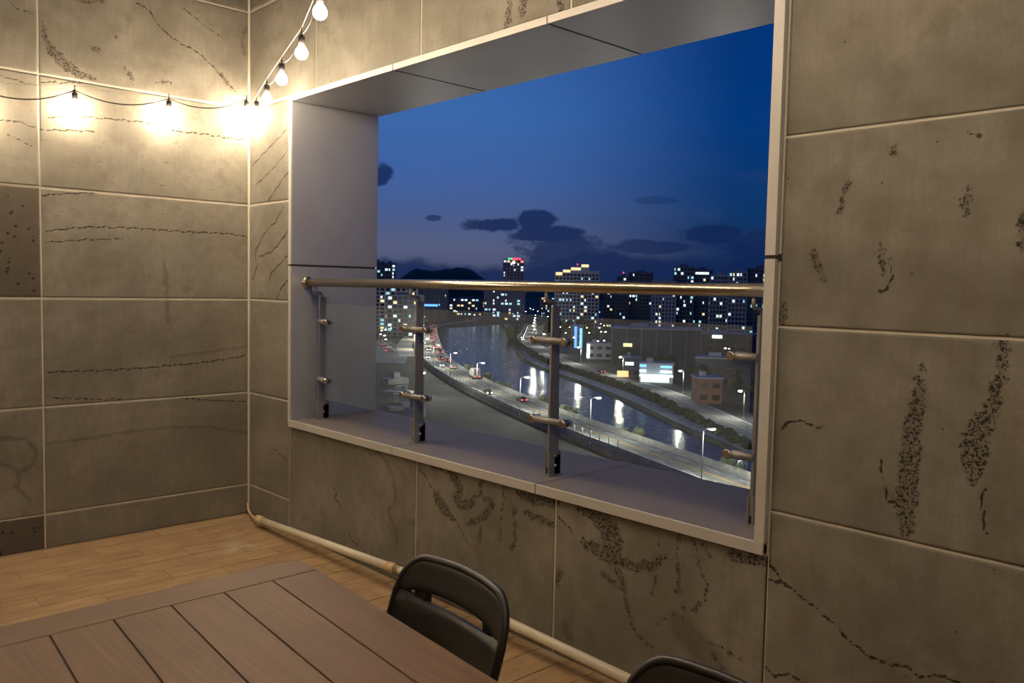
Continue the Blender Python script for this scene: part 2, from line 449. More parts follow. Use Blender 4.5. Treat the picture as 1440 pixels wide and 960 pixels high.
STROKES={
 'A':[
  ('pore',[(-1.18,2.877,0.0067),(-1.16,2.778,0.0144),(-1.126,2.724,0.0265),(-1.082,2.685,0.0291),(-1.029,2.652,0.0294),(-0.975,2.629,0.0197),(-0.92,2.624,0.0099)]),
  ('crack',[(-0.685,3.094,0.0015),(-0.606,3.062,0.0016),(-0.576,3.003,0.0016),(-0.514,2.956,0.0016),(-0.441,2.92,0.0016),(-0.388,2.905,0.0016),(-0.334,2.889,0.0016),(-0.268,2.844,0.0016),(-0.2,2.787,0.0016),(-0.143,2.738,0.0017),(-0.085,2.688,0.0017)]),
  ('pore',[(-0.245,2.833,0.0044),(-0.2,2.787,0.0121),(-0.161,2.752,0.0143),(-0.12,2.715,0.0055)]),
  ('crack',[(-0.419,3.127,0.0016),(-0.349,3.091,0.0016),(-0.256,3.038,0.0016),(-0.177,3.007,0.0016)]),
  ('pore',[(-0.913,2.791,0.0149),(-0.89,2.777,0.015)]),
  ('pore',[(-0.804,2.875,0.0071),(-0.794,2.873,0.0071)]),
  ('pore',[(-0.767,2.727,0.0041),(-0.743,2.697,0.0092),(-0.718,2.671,0.0092),(-0.714,2.632,0.0051)]),
  ('pore',[(-0.578,2.666,0.0063),(-0.49,2.682,0.0063)]),
  ('pore',[(-0.989,3.027,0.0088),(-0.85,3.061,0.009)]),
  ('tone',[(-0.021,3.095,0.0101),(-0.05,3.023,0.0078),(-0.036,2.928,0.0056)]),
  ('crack',[(-1.334,2.951,0.0014),(-1.294,2.915,0.0014),(-1.218,2.91,0.0014)]),
  ('crack',[(-1.381,2.554,0.0009),(-1.332,2.549,0.0009),(-1.223,2.532,0.001)]),
  ('crack',[(-1.198,2.555,0.001),(-1.102,2.57,0.001),(-0.985,2.591,0.001)]),
  ('crack',[(-1.16,2.372,0.0013),(-0.981,2.403,0.0013),(-0.831,2.413,0.0013),(-0.66,2.421,0.0014),(-0.538,2.411,0.0014),(-0.44,2.393,0.0014),(-0.324,2.403,0.0014),(-0.19,2.399,0.0015),(-0.034,2.402,0.0015)]),
  ('crack',[(-1.195,2.3,0.0013),(-1.066,2.316,0.0013),(-0.92,2.33,0.0013)]),
  ('crack',[(-1.385,2.32,0.0012),(-1.308,2.331,0.0013),(-1.218,2.307,0.0013)]),
  ('crack',[(-1.353,2.257,0.0012),(-1.231,2.205,0.0013)]),
  ('crack',[(-1.179,1.758,0.0019),(-0.962,1.794,0.002),(-0.784,1.803,0.0021),(-0.583,1.802,0.0021),(-0.355,1.801,0.0022),(-0.144,1.806,0.0022),(-0.018,1.794,0.0023)]),
  ('crack',[(-1.18,1.697,0.0013),(-0.976,1.722,0.0013),(-0.772,1.738,0.0014)]),
  ('crack',[(-1.194,1.949,0.0019),(-1.082,1.968,0.002),(-0.923,1.99,0.002)]),
  ('crack',[(-1.189,0.987,0.002),(-0.869,0.981,0.002),(-0.616,0.985,0.0021),(-0.532,0.992,0.0021),(-0.373,0.995,0.0022),(-0.192,1.012,0.0022),(-0.018,1.032,0.0023)]),
  ('tone',[(-0.503,1.044,0.0036),(-0.268,1.064,0.0037),(-0.018,1.093,0.0038)]),
  ('tone',[(-0.542,1.621,0.0057),(-0.529,1.537,0.0099),(-0.522,1.423,0.01),(-0.516,1.252,0.0071)]),
  ('crack',[(-1.156,0.843,0.0013),(-0.871,0.812,0.0014),(-0.779,0.812,0.0014)]),
  ('crack',[(-0.447,0.79,0.0014),(-0.269,0.762,0.0015),(-0.017,0.732,0.0015)]),
  ('tone',[(-1.183,0.591,0.0039),(-0.937,0.598,0.0041),(-0.754,0.614,0.0042),(-0.505,0.614,0.0043),(-0.269,0.594,0.0045),(-0.017,0.531,0.0046)]),
  ('tone',[(-1.411,0.642,0.0076),(-1.287,0.629,0.0077),(-1.236,0.558,0.0078),(-1.255,0.481,0.0078),(-1.324,0.451,0.0077),(-1.369,0.489,0.0077),(-1.413,0.508,0.0076)]),
  ('tone',[(-1.324,0.451,0.0077),(-1.331,0.361,0.0077),(-1.28,0.294,0.0078)]),
 ],
 'B':[
  ('crack',[(0.044,2.239,0.0019),(0.189,2.298,0.0018),(0.372,2.365,0.0018),(0.489,2.414,0.0018)]),
  ('crack',[(0.094,2.116,0.0019),(0.313,2.193,0.0018),(0.49,2.282,0.0018)]),
  ('crack',[(0.252,2.003,0.0018),(0.433,2.119,0.0018),(0.52,2.168,0.0018)]),
  ('crack',[(0.449,1.963,0.0021),(0.36,1.875,0.0022),(0.253,1.836,0.0022),(0.159,1.773,0.0022),(0.078,1.685,0.0023),(0.111,1.61,0.0022),(0.046,1.52,0.0023)]),
  ('crack',[(0.522,1.826,0.0021),(0.435,1.765,0.0021),(0.315,1.696,0.0022),(0.127,1.662,0.0022)]),
  ('crack',[(0.523,1.678,0.0021),(0.407,1.616,0.0022),(0.301,1.566,0.0022),(0.255,1.492,0.0022)]),
  ('crack',[(0.525,1.53,0.0021),(0.437,1.48,0.0022),(0.363,1.407,0.0022)]),
  ('crack',[(0.322,0.477,0.0018),(0.474,0.442,0.0018),(0.518,0.428,0.0018)]),
  ('crack',[(1.026,0.379,0.0021),(1.074,0.346,0.0021),(1.059,0.309,0.0021),(1.106,0.289,0.0021),(1.137,0.242,0.0021)]),
  ('crack',[(1.192,0.146,0.0016),(1.23,0.109,0.0016),(1.289,0.094,0.0016)]),
  ('tone',[(1.373,0.642,0.0055),(1.395,0.606,0.0055),(1.464,0.629,0.0054),(1.518,0.618,0.0054),(1.586,0.568,0.0053),(1.619,0.512,0.0053),(1.637,0.454,0.0053),(1.622,0.375,0.0053),(1.583,0.367,0.0053),(1.583,0.336,0.0053),(1.617,0.289,0.0053),(1.651,0.243,0.0053),(1.652,0.189,0.0053)]),
  ('tone',[(1.744,0.329,0.0148),(1.782,0.325,0.0221)]),
  ('pore',[(2.053,0.641,0.0192),(2.102,0.622,0.0229),(2.151,0.57,0.0265),(2.122,0.518,0.0266),(2.153,0.494,0.0265),(2.234,0.514,0.0223),(2.256,0.552,0.0111)]),
  ('pore',[(1.962,0.514,0.0157),(1.995,0.477,0.0312),(2.045,0.444,0.0309),(2.107,0.415,0.0153)]),
  ('pore',[(2.301,0.647,0.0128),(2.291,0.578,0.0129)]),
  ('pore',[(2.284,0.558,0.0074),(2.378,0.558,0.0145),(2.347,0.496,0.0146),(2.292,0.455,0.0184),(2.208,0.414,0.015)]),
  ('pore',[(2.45,0.641,0.005),(2.443,0.539,0.005),(2.429,0.463,0.005),(2.426,0.396,0.005)]),
  ('pore',[(2.534,0.632,0.021),(2.634,0.627,0.0344),(2.748,0.636,0.0369)]),
  ('pore',[(2.587,0.547,0.0139),(2.675,0.538,0.0171),(2.751,0.531,0.0168)]),
  ('pore',[(2.515,0.568,0.0106),(2.517,0.504,0.0106),(2.524,0.434,0.0088),(2.511,0.373,0.0141)]),
  ('pore',[(2.299,0.427,0.0092),(2.295,0.358,0.0092)]),
  ('crack',[(2.119,0.417,0.0015),(2.192,0.342,0.0015),(2.228,0.312,0.0015)]),
  ('crack',[(1.83,0.606,0.002),(1.89,0.577,0.002),(1.93,0.532,0.002)]),
  ('pore',[(1.94,0.637,0.0157),(2.04,0.643,0.0092)]),
  ('pore',[(2.872,0.635,0.0089),(2.968,0.619,0.0305),(3.048,0.589,0.0471),(3.067,0.532,0.0555),(3.052,0.476,0.0386)]),
  ('pore',[(2.919,0.497,0.0177),(3.007,0.483,0.0303)]),
  ('pore',[(3.086,0.467,0.0192),(3.183,0.467,0.0208),(3.265,0.496,0.0204),(3.309,0.532,0.0121)]),
  ('pore',[(3.104,0.429,0.017),(3.127,0.383,0.0127),(3.14,0.326,0.0093),(3.17,0.258,0.0105),(3.198,0.211,0.0075),(3.267,0.187,0.0058)]),
  ('pore',[(3.021,0.398,0.013),(3.123,0.365,0.0085)]),
  ('pore',[(3.281,0.592,0.0049),(3.269,0.522,0.0049),(3.281,0.459,0.0049),(3.264,0.387,0.0049)]),
  ('pore',[(3.373,0.629,0.0079),(3.361,0.57,0.0056),(3.379,0.493,0.0072),(3.377,0.403,0.0088),(3.407,0.372,0.0079)]),
  ('pore',[(3.435,0.628,0.0063),(3.456,0.569,0.0062),(3.476,0.511,0.0062),(3.496,0.485,0.0062),(3.489,0.436,0.0062),(3.445,0.379,0.0063)]),
  ('pore',[(3.48,0.635,0.0062),(3.491,0.602,0.0062),(3.519,0.578,0.0061)]),
  ('pore',[(3.588,0.61,0.0188),(3.655,0.616,0.0222),(3.716,0.628,0.0182)]),
  ('pore',[(2.802,0.344,0.0182),(2.775,0.295,0.0137)]),
  ('pore',[(3.293,0.288,0.0041),(3.332,0.32,0.004),(3.427,0.357,0.0039)]),
  ('tone',[(3.371,0.32,0.036),(3.42,0.287,0.0553),(3.496,0.247,0.0583),(3.544,0.2,0.0461)]),
  ('pore',[(3.522,0.288,0.0046),(3.593,0.28,0.0045),(3.645,0.267,0.0045)]),
  ('pore',[(3.524,0.249,0.0046),(3.552,0.219,0.0046),(3.596,0.203,0.0045)]),
  ('tone',[(2.828,0.143,0.0136),(2.861,0.089,0.018)]),
  ('crack',[(2.769,0.582,0.0018),(2.814,0.555,0.0018),(2.87,0.522,0.0018)]),
  ('pore',[(4.069,1.929,0.0082),(4.068,1.906,0.0092)]),
  ('pore',[(3.936,1.83,0.0107),(3.923,1.796,0.0096),(3.92,1.751,0.0064)]),
  ('pore',[(3.823,1.652,0.0044),(3.837,1.625,0.0121),(3.853,1.586,0.0132),(3.876,1.54,0.0076)]),
  ('pore',[(4.044,1.649,0.0052),(4.045,1.621,0.0124),(4.047,1.59,0.0114),(4.05,1.562,0.0041)]),
  ('pore',[(4.272,1.791,0.0067),(4.272,1.771,0.0135),(4.271,1.748,0.0125),(4.271,1.725,0.0048)]),
  ('pore',[(4.41,1.708,0.0092),(4.411,1.676,0.0138),(4.416,1.639,0.0092)]),
  ('pore',[(3.741,1.462,0.0102),(3.741,1.434,0.0159),(3.742,1.403,0.0159)]),
  ('crack',[(4.075,1.611,0.0015),(4.08,1.565,0.0015),(4.074,1.518,0.0015),(4.038,1.515,0.0016)]),
  ('crack',[(4.263,1.948,0.0014),(4.297,1.93,0.0014)]),
  ('pore',[(4.175,1.308,0.0043),(4.174,1.264,0.0131),(4.169,1.203,0.0218),(4.16,1.125,0.0274),(4.159,1.047,0.0286),(4.156,0.979,0.0276),(4.152,0.911,0.0332),(4.156,0.822,0.0166)]),
  ('pore',[(4.382,1.389,0.0142),(4.381,1.309,0.0143),(4.369,1.236,0.0154),(4.351,1.177,0.0206)]),
  ('pore',[(4.333,1.159,0.0312),(4.326,1.1,0.0375),(4.326,1.047,0.0345),(4.323,0.991,0.0073)]),
  ('crack',[(4.074,1.027,0.0017),(4.083,0.966,0.0017)]),
  ('crack',[(4.089,0.944,0.0023),(4.103,0.901,0.0022),(4.141,0.909,0.0022)]),
  ('crack',[(4.356,0.984,0.0013),(4.349,0.94,0.0013),(4.367,0.87,0.0013)]),
  ('crack',[(3.751,1.069,0.0015),(3.777,1.095,0.0015),(3.829,1.101,0.0015),(3.893,1.086,0.0015)]),
  ('crack',[(3.73,0.616,0.0028),(3.801,0.565,0.0028),(3.868,0.534,0.0027),(3.946,0.496,0.0027),(4.009,0.45,0.0026),(4.057,0.43,0.0026),(4.115,0.42,0.0025),(4.17,0.434,0.0025),(4.214,0.415,0.0025),(4.255,0.436,0.0024),(4.326,0.439,0.0024),(4.384,0.434,0.0023)]),
  ('crack',[(3.725,0.563,0.0019),(3.78,0.572,0.0019),(3.801,0.565,0.0018)]),
  ('crack',[(3.724,0.278,0.0022),(3.76,0.258,0.0022),(3.82,0.28,0.0022),(3.867,0.271,0.0021),(3.957,0.255,0.0021)]),
  ('pore',[(2.42,2.711,0.0127),(2.415,2.658,0.0207),(2.407,2.603,0.0159)]),
  ('pore',[(2.51,2.714,0.0187),(2.506,2.684,0.0203),(2.499,2.637,0.0109)]),
  ('pore',[(2.723,2.664,0.0179),(2.725,2.613,0.0164)]),
 ],
}

# ------------------------------------------------------------------ stone-clad walls
ROWS = [0.0, 0.195, 0.795, 1.395, 1.995, 2.595, 3.195, 3.795]
ROOM_X, ROOM_Y, ROOM_Z = 7.6, -4.6, 3.795
OX0, OX1, OZ0, OZ1 = 0.565, 3.70, 0.69, 2.567      # clear opening of the big window
WALL_T = 0.60

def seg_dist(U, V, a, b):
    ax, ay = a; bx, by = b
    dx, dy = bx - ax, by - ay
    L2 = dx * dx + dy * dy + 1e-12
    t = np.clip(((U - ax) * dx + (V - ay) * dy) / L2, 0, 1)
    return np.hypot(U - ax - t * dx, V - ay - t * dy), t

def slab(wall, u0, u1, z0, z1, parent, tone=0.0, dark=0.0, dash=0.0, step=0.0085, gap=0.009):
    """one stone slab: a finely gridded face with turned-back sides"""
    u0 += gap / 2; u1 -= gap / 2; z0 += gap / 2; z1 -= gap / 2
    nu = max(2, int(round((u1 - u0) / step))); nz = max(2, int(round((z1 - z0) / step)))
    us = np.linspace(u0, u1, nu + 1); zs = np.linspace(z0, z1, nz + 1)
    U, V = np.meshgrid(us, zs)
    U = U.ravel(); V = V.ravel()
    Uo, Vo = U, V
    U = Uo + 0.0028 * np.sin(Vo * 83 + Uo * 31) + .0018 * np.sin(Vo * 197 - Uo * 120)
    V = Vo + 0.0028 * np.sin(Uo * 77 - Vo * 23) + .0018 * np.sin(Uo * 181 + Vo * 90)
    pore = np.zeros_like(U); crack = np.zeros_like(U); tn = np.zeros_like(U)
    for kind, pts in STROKES[wall]:
        pu = [p[0] for p in pts]; pv = [p[1] for p in pts]
        if max(pu) < u0 - .06 or min(pu) > u1 + .06 or max(pv) < z0 - .06 or min(pv) > z1 + .06: continue
        for a, b in zip(pts[:-1], pts[1:]):
            d, t = seg_dist(U, V, a[:2], b[:2])
            w = a[2] + (b[2] - a[2]) * t
            if kind == 'pore':
                pore = np.maximum(pore, np.clip(0.5 + (w - d) / 0.042, 0, 1))
            elif kind == 'tone':
                tn = np.maximum(tn, np.clip(1.0 - (d - w * .5) / (w + 0.012), 0, 1))
            else:
                crack = np.maximum(crack, np.clip(1.12 - d / (0.0085 + w), 0, 1))
    U, V = Uo, Vo
    n = len(U)
    depth = -0.0012 * pore + 0.0003 * np.sin(U * 31 + V * 17)
    W_ = nu + 1
    idx = np.arange(n).reshape(nz + 1, nu + 1)
    quads = np.stack([idx[:-1, :-1], idx[:-1, 1:], idx[1:, 1:], idx[1:, :-1]], -1).reshape(-1, 4)
    ring = np.concatenate([idx[0, :-1], idx[:-1, -1], idx[-1, :0:-1], idx[:0:-1, 0]])
    k = len(ring)
    back = np.arange(n, n + k)
    side = np.stack([ring, back, np.roll(back, -1), np.roll(ring, -1)], -1)
    U2 = np.concatenate([U, U[ring]]); V2 = np.concatenate([V, V[ring]])
    Dp = np.concatenate([depth, np.full(k, -0.02)])
    faces = np.concatenate([quads, side])
    if wall == 'A':
        co = np.stack([Dp, U2, V2], -1)
    else:
        co = np.stack([U2, -Dp, V2], -1)
    me = bpy.data.meshes.new('stone_tile')
    me.vertices.add(len(co)); me.vertices.foreach_set('co', co.astype(np.float32).ravel())
    me.loops.add(faces.size); me.loops.foreach_set('vertex_index', faces.astype(np.int32).ravel())
    me.polygons.add(len(faces))
    me.polygons.foreach_set('loop_start', np.arange(0, faces.size, 4, dtype=np.int32))
    me.polygons.foreach_set('loop_total', np.full(len(faces), 4, np.int32))
    pad = lambda a: np.concatenate([a, a[ring]])
    f1 = me.attributes.new('feat', 'FLOAT_VECTOR', 'POINT')
    f1.data.foreach_set('vector', np.stack([pad(pore), pad(crack), pad(tn)], -1).astype(np.float32).ravel())
    f2 = me.attributes.new('feat_b', 'FLOAT_VECTOR', 'POINT')
    one = np.ones(n + k)
    f2.data.foreach_set('vector', np.stack([one * dash, one * dark, one * tone], -1).astype(np.float32).ravel())
    me.materials.append(M['stone'])
    me.update(calc_edges=True); me.validate()
    return obj('stone_tile', me, parent)

def backing(name, boxes, mt='grout'):
    b = MB()
    for q in boxes: b.box(*q)
    return tag(b.build(name, M[mt]), kind='structure')

# wall on the left (plane x = 0)
wall_left = backing('wall_left', [(-0.3, -0.0022, ROOM_Y, 0.3, 0, ROOM_Z)])
RT = random.Random(3)
tones = {r: RT.uniform(0.05, 0.3) for r in range(6)}; tones[6] = 0.8   # the top course is a darker stone
dashes = {2: 0.8, 3: 0.9, 4: 1.0}
for r in range(7):
    slab('A', -1.2, -0.006, ROWS[r], ROWS[r + 1], wall_left, tones[r], 0.0, dashes.get(r, 0.0))
    dk = 1.0 if r in (0, 3) else 0.0
    slab('A', -2.4, -1.2, ROWS[r], ROWS[r + 1], wall_left, tones[r] * 0.8, dk, 0.0, step=0.0085 if r != 6 else 0.05)
    for (a, b) in ((-3.6, -2.4), (ROOM_Y, -3.6)):
        slab('A', a, b, ROWS[r], ROWS[r + 1], wall_left, random.uniform(0, .5), 0, 0, step=0.1)

# wall with the window (plane y = 0)
wall_front = backing('wall_front', [(0, OX0 - .022, 0.0022, WALL_T, 0, ROOM_Z), (OX0 - .022, OX1 + .024, 0.0022, WALL_T, 0, 0.645),
                                    (OX0 - .022, OX1 + .024, 0.0022, WALL_T, 2.60, ROOM_Z), (OX1 + .018, ROOM_X, 0.0022, WALL_T, 0, ROOM_Z)])
for r in range(5):
    slab('B', 0.006, 0.534, ROWS[r], ROWS[r + 1], wall_front, tones[r] * 0.8, 0, 0)
for (a, b, tn) in ((0.534, 1.811, 0.10), (1.811, 2.764, 0.05), (2.764, 3.724, 0.08)):
    slab('B', a, b, 0.0, 0.648, wall_front, tn, 0, 0)
for (a, b, tn) in ((0.006, 0.819, 0.15), (0.819, 1.80, 0.08), (1.80, 2.78, 0.12), (2.78, 3.76, 0.1)):
    slab('B', a, b, 2.60, 3.195, wall_front, tn, 0, 0)
for (a, b) in ((0.006, 0.819), (0.819, 1.80), (1.80, 2.78), (2.78, 3.76), (3.76, 4.96), (4.96, 6.16), (6.16, ROOM_X)):
    slab('B', a, b, 3.195, ROOM_Z, wall_front, 0.8, 0, 0, step=0.02 if a < .8 else 0.1)
for r in range(6):
    a0 = 3.724 if r < 5 else 3.76
    slab('B', a0, 4.925, ROWS[r], ROWS[r + 1], wall_front, RT.uniform(0.0, 0.2), 0, 0)
    for (a, b) in ((4.925, 6.125), (6.125, ROOM_X)):
        slab('B', a, b, ROWS[r], ROWS[r + 1], wall_front, random.uniform(0, .4), 0, 0, step=0.1)
# sealant bead in the corner
cb = MB(); cb.box(-0.004, 0.0065, -0.0065, 0.004, 0, ROOM_Z)
cb.build('sealant_bead', M['grout'], wall_front)

backing('unseen_wall_right', [(ROOM_X, ROOM_X + 0.2, ROOM_Y, 0, 0, ROOM_Z)], 'plainwall')  # plain end wall out of view, added for bounce light
backing('unseen_wall_back', [(-0.3, ROOM_X + 0.2, ROOM_Y - 0.2, ROOM_Y, 0, ROOM_Z)], 'plainwall')  # plain wall behind the camera, also added to bounce light
backing('unseen_ceiling', [(-0.3, ROOM_X + 0.2, ROOM_Y - 0.2, WALL_T, ROOM_Z, ROOM_Z + 0.2)], 'ceil')  # invented ceiling out of view, added to bounce bulb light as soft fill

# floor: long narrow wood-look tiles laid in running bond along the left wall
floor = backing('floor', [(-0.3, ROOM_X + 0.2, ROOM_Y - 0.2, WALL_T, -0.2, -0.003)], 'floorjoint')
PW, PL = 0.15, 0.60
pm_ = MB(); pm_.bbox(-PW / 2 + .0022, PW / 2 - .0022, -PL / 2 + .0022, PL / 2 - .0022, -0.012, 0.0, 0.0012)
plank_me = pm_.mesh('floor_plank', M['floor'])
nplank = 0
for i in range(int(3.6 / PW)):
    off = (0.0, 0.2, 0.4)[i % 3] + random.uniform(-.04, .04)
    y = -PL / 2 - 0.004 + off
    while y > -3.3:
        top, bot = y + PL / 2, y - PL / 2
        if top > 0:
            if bot < -0.05:
                c = MB(); c.bbox(-PW / 2 + .0022, PW / 2 - .0022, -(0.0 - bot) / 2 + .0022, (0.0 - bot) / 2 - .0022, -0.012, 0, .0012)
                o = c.build('floor_plank', M['floor'], floor); o.location = (PW / 2 + i * PW, bot / 2 - .002, 0.0)
        else:
            o = obj('floor_plank', plank_me, floor); o.location = (PW / 2 + i * PW, y, random.uniform(-.0008, .0006))
        y -= PL
# the floor beyond the furniture: continuous plates of the same finish
rest = MB(); rest.box(3.6, ROOM_X, ROOM_Y, 0, -0.012, -0.0005); rest.box(0, 3.6, ROOM_Y, -3.62, -0.012, -0.0005)
rest.build('floor_plate', M['floor'], floor)

# ------------------------------------------------------------------ window lining: aluminium panels, trim and sill
win = thing('window_1', None, None); win['kind'] = 'structure'
def part(name, mt, parent, *boxes, r=0.0015):
    b = MB()
    for q in boxes: b.bbox(*q, r=r)
    return b.build(name, M[mt], parent)
YB = WALL_T - 0.005
g = 0.006
# left reveal, two panels; the joint sits at z 1.61
part('reveal_panel', 'alu', win, (OX0 - .02, OX0, -0.008, YB, OZ0, 1.61 - g))
part('reveal_panel', 'alu', win, (OX0 - .02, OX0, -0.008, YB, 1.61 + g, OZ1))
part('joint_strip', 'gap', win, (OX0 - .03, OX0 - .006, -0.004, YB - .01, 1.60, 1.62))
part('trim_strip', 'alu_trim', win, (OX0 - .028, OX0 - 0.001, -0.014, -0.006, OZ0 - .02, 1.61 - g), r=.001)
part('trim_strip', 'alu_trim', win, (OX0 - .028, OX0 - 0.001, -0.014, -0.006, 1.61 + g, OZ1 + .03), r=.001)
# right reveal
part('reveal_panel', 'alu', win, (OX1, OX1 + .02, -0.008, YB, OZ0, 1.617 - g))
part('reveal_panel', 'alu', win, (OX1, OX1 + .02, -0.008, YB, 1.617 + g, OZ1))
part('joint_strip', 'gap', win, (OX1 + .006, OX1 + .03, -0.004, YB - .01, 1.605, 1.628))
part('trim_strip', 'alu_trim', win, (OX1 - .017, OX1 + .020, -0.022, -0.006, OZ0 - .002, 1.617 - g), r=.001)
part('trim_strip', 'alu_trim', win, (OX1 - .017, OX1 + .020, -0.022, -0.006, 1.617 + g, OZ1 + .03), r=.001)
part('joint_strip', 'gap', win, (OX1 - .015, OX1 + .019, -0.016, -0.008, 1.60, 1.634), r=.001)
# head, three panels
xs = [OX0, 1.593, 2.665, OX1]
for a, b in zip(xs[:-1], xs[1:]):
    part('head_panel', 'alu', win, (a + g, b - g, -0.008, YB, OZ1, OZ1 + .02))
    part('trim_strip', 'alu_trim', win, (a + g * .6 - (.028 if a == OX0 else 0), b - g * .6, -0.016, -0.006, OZ1 - 0.001, OZ1 + .03), r=.001)
part('joint_strip', 'gap', win, (OX0, OX1, -0.003, YB - .01, OZ1 + .006, OZ1 + .03))
# sill, three panels with a turned-down front lip
xs = [OX0 - .012, 1.631, 2.662, OX1 + .020]
for a, b in zip(xs[:-1], xs[1:]):
    part('sill_panel', 'sill', win, (a + .003, b - .003, -0.012, WALL_T + .02, OZ0 - .012, OZ0), r=.002)
    part('sill_lip', 'alu_trim', win, (a + .003, b - .003, -0.022, -0.0125, OZ0 - .042, OZ0 - .0005), r=.002)
part('joint_strip', 'gap', win, (OX0, OX1, -0.01, WALL_T + .015, OZ0 - .04, OZ0 - .010))

# ------------------------------------------------------------------ glass and steel railing
rail = thing('glass_railing', 'stainless steel railing with three clear glass panels standing on the window sill', 'railing', (2.13, 0.15, OZ0))
def rp(name, b, mt, parent=rail):
    o = b.build(name, M[mt], parent)
    return o
def loc(p):           # world -> railing space
    return (p[0] - 2.13, p[1] - 0.15, p[2] - OZ0)
b = MB(); b.tube([loc((OX0 + .012, 0.095, 1.511)), loc((OX1 - 0.0, 0.095, 1.511))], 0.0245, 28); rp('handrail', b, 'steel')
for xx, s in ((OX0, 1), (OX1, -1)):
    b = MB(); b.tube([loc((xx + s * .001, .095, 1.511)), loc((xx + s * .012, .095, 1.511)), loc((xx + s * .020, .095, 1.511))], [0.037, 0.037, 0.031], 28); rp('flange', b, 'steel')
POSTS = [0.648, 1.612, 2.587, 3.580]
for ip, px in enumerate(POSTS):
    b = MB()
    # flat bar standing edge-on to the room, tapering a little towards the top
    t = 0.0055
    zt = 1.425
    prof = [(0.125, OZ0 + .035), (0.190, OZ0 + .035), (0.176, zt), (0.132, zt)]
    vs_ = [loc((px - t, y, z)) for y, z in prof] + [loc((px + t, y, z)) for y, z in prof]
    b.add(vs_, [(3, 2, 1, 0), (4, 5, 6, 7), (0, 1, 5, 4), (1, 2, 6, 5), (2, 3, 7, 6), (3, 0, 4, 7)])
    post = rp('post', b, 'steel2')
    b = MB()   # cranked arm carrying the handrail
    b.tube([loc((px, 0.15, zt - .03)), loc((px, 0.15, zt + .012)), loc((px, 0.143, zt + .02)), loc((px, .101, zt + .026)), loc((px, .095, zt + .034)), loc((px, .095, 1.49))], 0.0075, 10)
    b.build('rail_bracket', M['steel2'], post)
    b = MB()   # foot: two cheek plates around the bar, on a base plate
    for s in (-1, 1):
        b.bbox(*[v for v in (px + s * .010 - .004 - 2.13, px + s * .010 + .004 - 2.13, -.028, .043, 0.004, .105)], r=.001)
    b.bbox(px - .014 - 2.13, px + .014 - 2.13, .005, .043, 0.004, .09, r=.001)
    b.bbox(px - .024 - 2.13, px + .024 - 2.13, -.036, .05, 0.0, .006, r=.001)
    foot = b.build('post_foot', M['steel2'], post)
    for zz in (.045, .088):
        b = MB()
        b.tube([(px - 2.13 - .022, .008, zz), (px - 2.13 + .022, .008, zz)], 0.0065, 8)
        b.build('bolt', M['steel'], post)
for (a, b_) in ((0.690, 1.570), (1.658, 2.548), (2.627, 3.545)):
    b = MB(); b.bbox(a - 2.13, b_ - 2.13, -.004, .004, 0.812 - OZ0, 1.386 - OZ0, r=.0012)
    rp('glass_panel', b, 'glass')
for ip, px in enumerate(POSTS):
    for zz in (0.930, 1.279):
        L = px - 0.098 if ip > 0 else None
        Rr = px + 0.088 if ip < 3 else None
        b = MB()
        xa = L if L else px - .004
        xb = Rr if Rr else px + .004
        b.tube([loc((xa, 0.130, zz)), loc((xb, 0.130, zz))], 0.0152, 16)
        clamp = rp('glass_clamp', b, 'steel2')
        for xx in (L, Rr):
            if xx is None: continue
            b = MB(); b.tube([loc((xx, .112, zz)), loc((xx, .118, zz)), loc((xx, .142, zz))], [.0145, .0182, .0182], 18)
            b.tube([loc((xx, .155, zz)), loc((xx, .165, zz))], .0165, 16)
            b.build('clamp_button', M['steel'], clamp)

# ------------------------------------------------------------------ drain pipe along the foot of the window wall
pipe = thing('drain_pipe', 'white plastic pipe lying along the foot of the window wall', 'pipe', (0, 0, 0))
A_, B_, C_ = Vector((0.345, -0.098, 0.047)), Vector((1.80, -0.095, 0.115)), Vector((4.3, -0.085, 0.055))
def along(p, q, t): return p + (q - p) * t
b = MB(); b.tube([A_, B_], 0.021, 18); b.build('pipe_length', M['pvc'], pipe)
b = MB(); b.tube([along(A_, B_, -.02), along(A_, B_, .03)], 0.0255, 18); b.build('end_socket', M['pvc2'], pipe)
b = MB(); b.tube([along(A_, B_, .945), along(A_, B_, .985)], 0.0245, 18); b.build('end_socket', M['pvc2'], pipe)
for t in (0.992, 1.004):
    b = MB(); b.tube([along(A_, B_, t), along(A_, B_, t + .005)], 0.0275, 18); b.build('clamp_ring', M['steel'], pipe)
b = MB(); b.tube([along(A_, B_, 1.0), B_ + Vector((.05, 0, 0)), C_], 0.0205, 18); b.build('pipe_length', M['pvc'], pipe)
b = MB(); b.tube([A_ + Vector((-.015, 0, 0)), Vector((.2, -.07, .03)), Vector((.05, -.03, .035)), Vector((.006, -.012, .07))], 0.006, 8); b.build('thin_hose', M['pvc2'], pipe)
for t in (.09,):
    p = along(B_, C_, t); b = MB(); b.box(p.x - .02, p.x + .02, p.y - .018, p.y + .018, 0, p.z - .019); b.build('support_block', M['rubber'], pipe)
p = along(B_, C_, .74); b = MB(); b.box(p.x - .02, p.x + .02, p.y - .018, p.y + .018, 0, p.z - .018); b.build('support_block', M['rubber'], pipe)

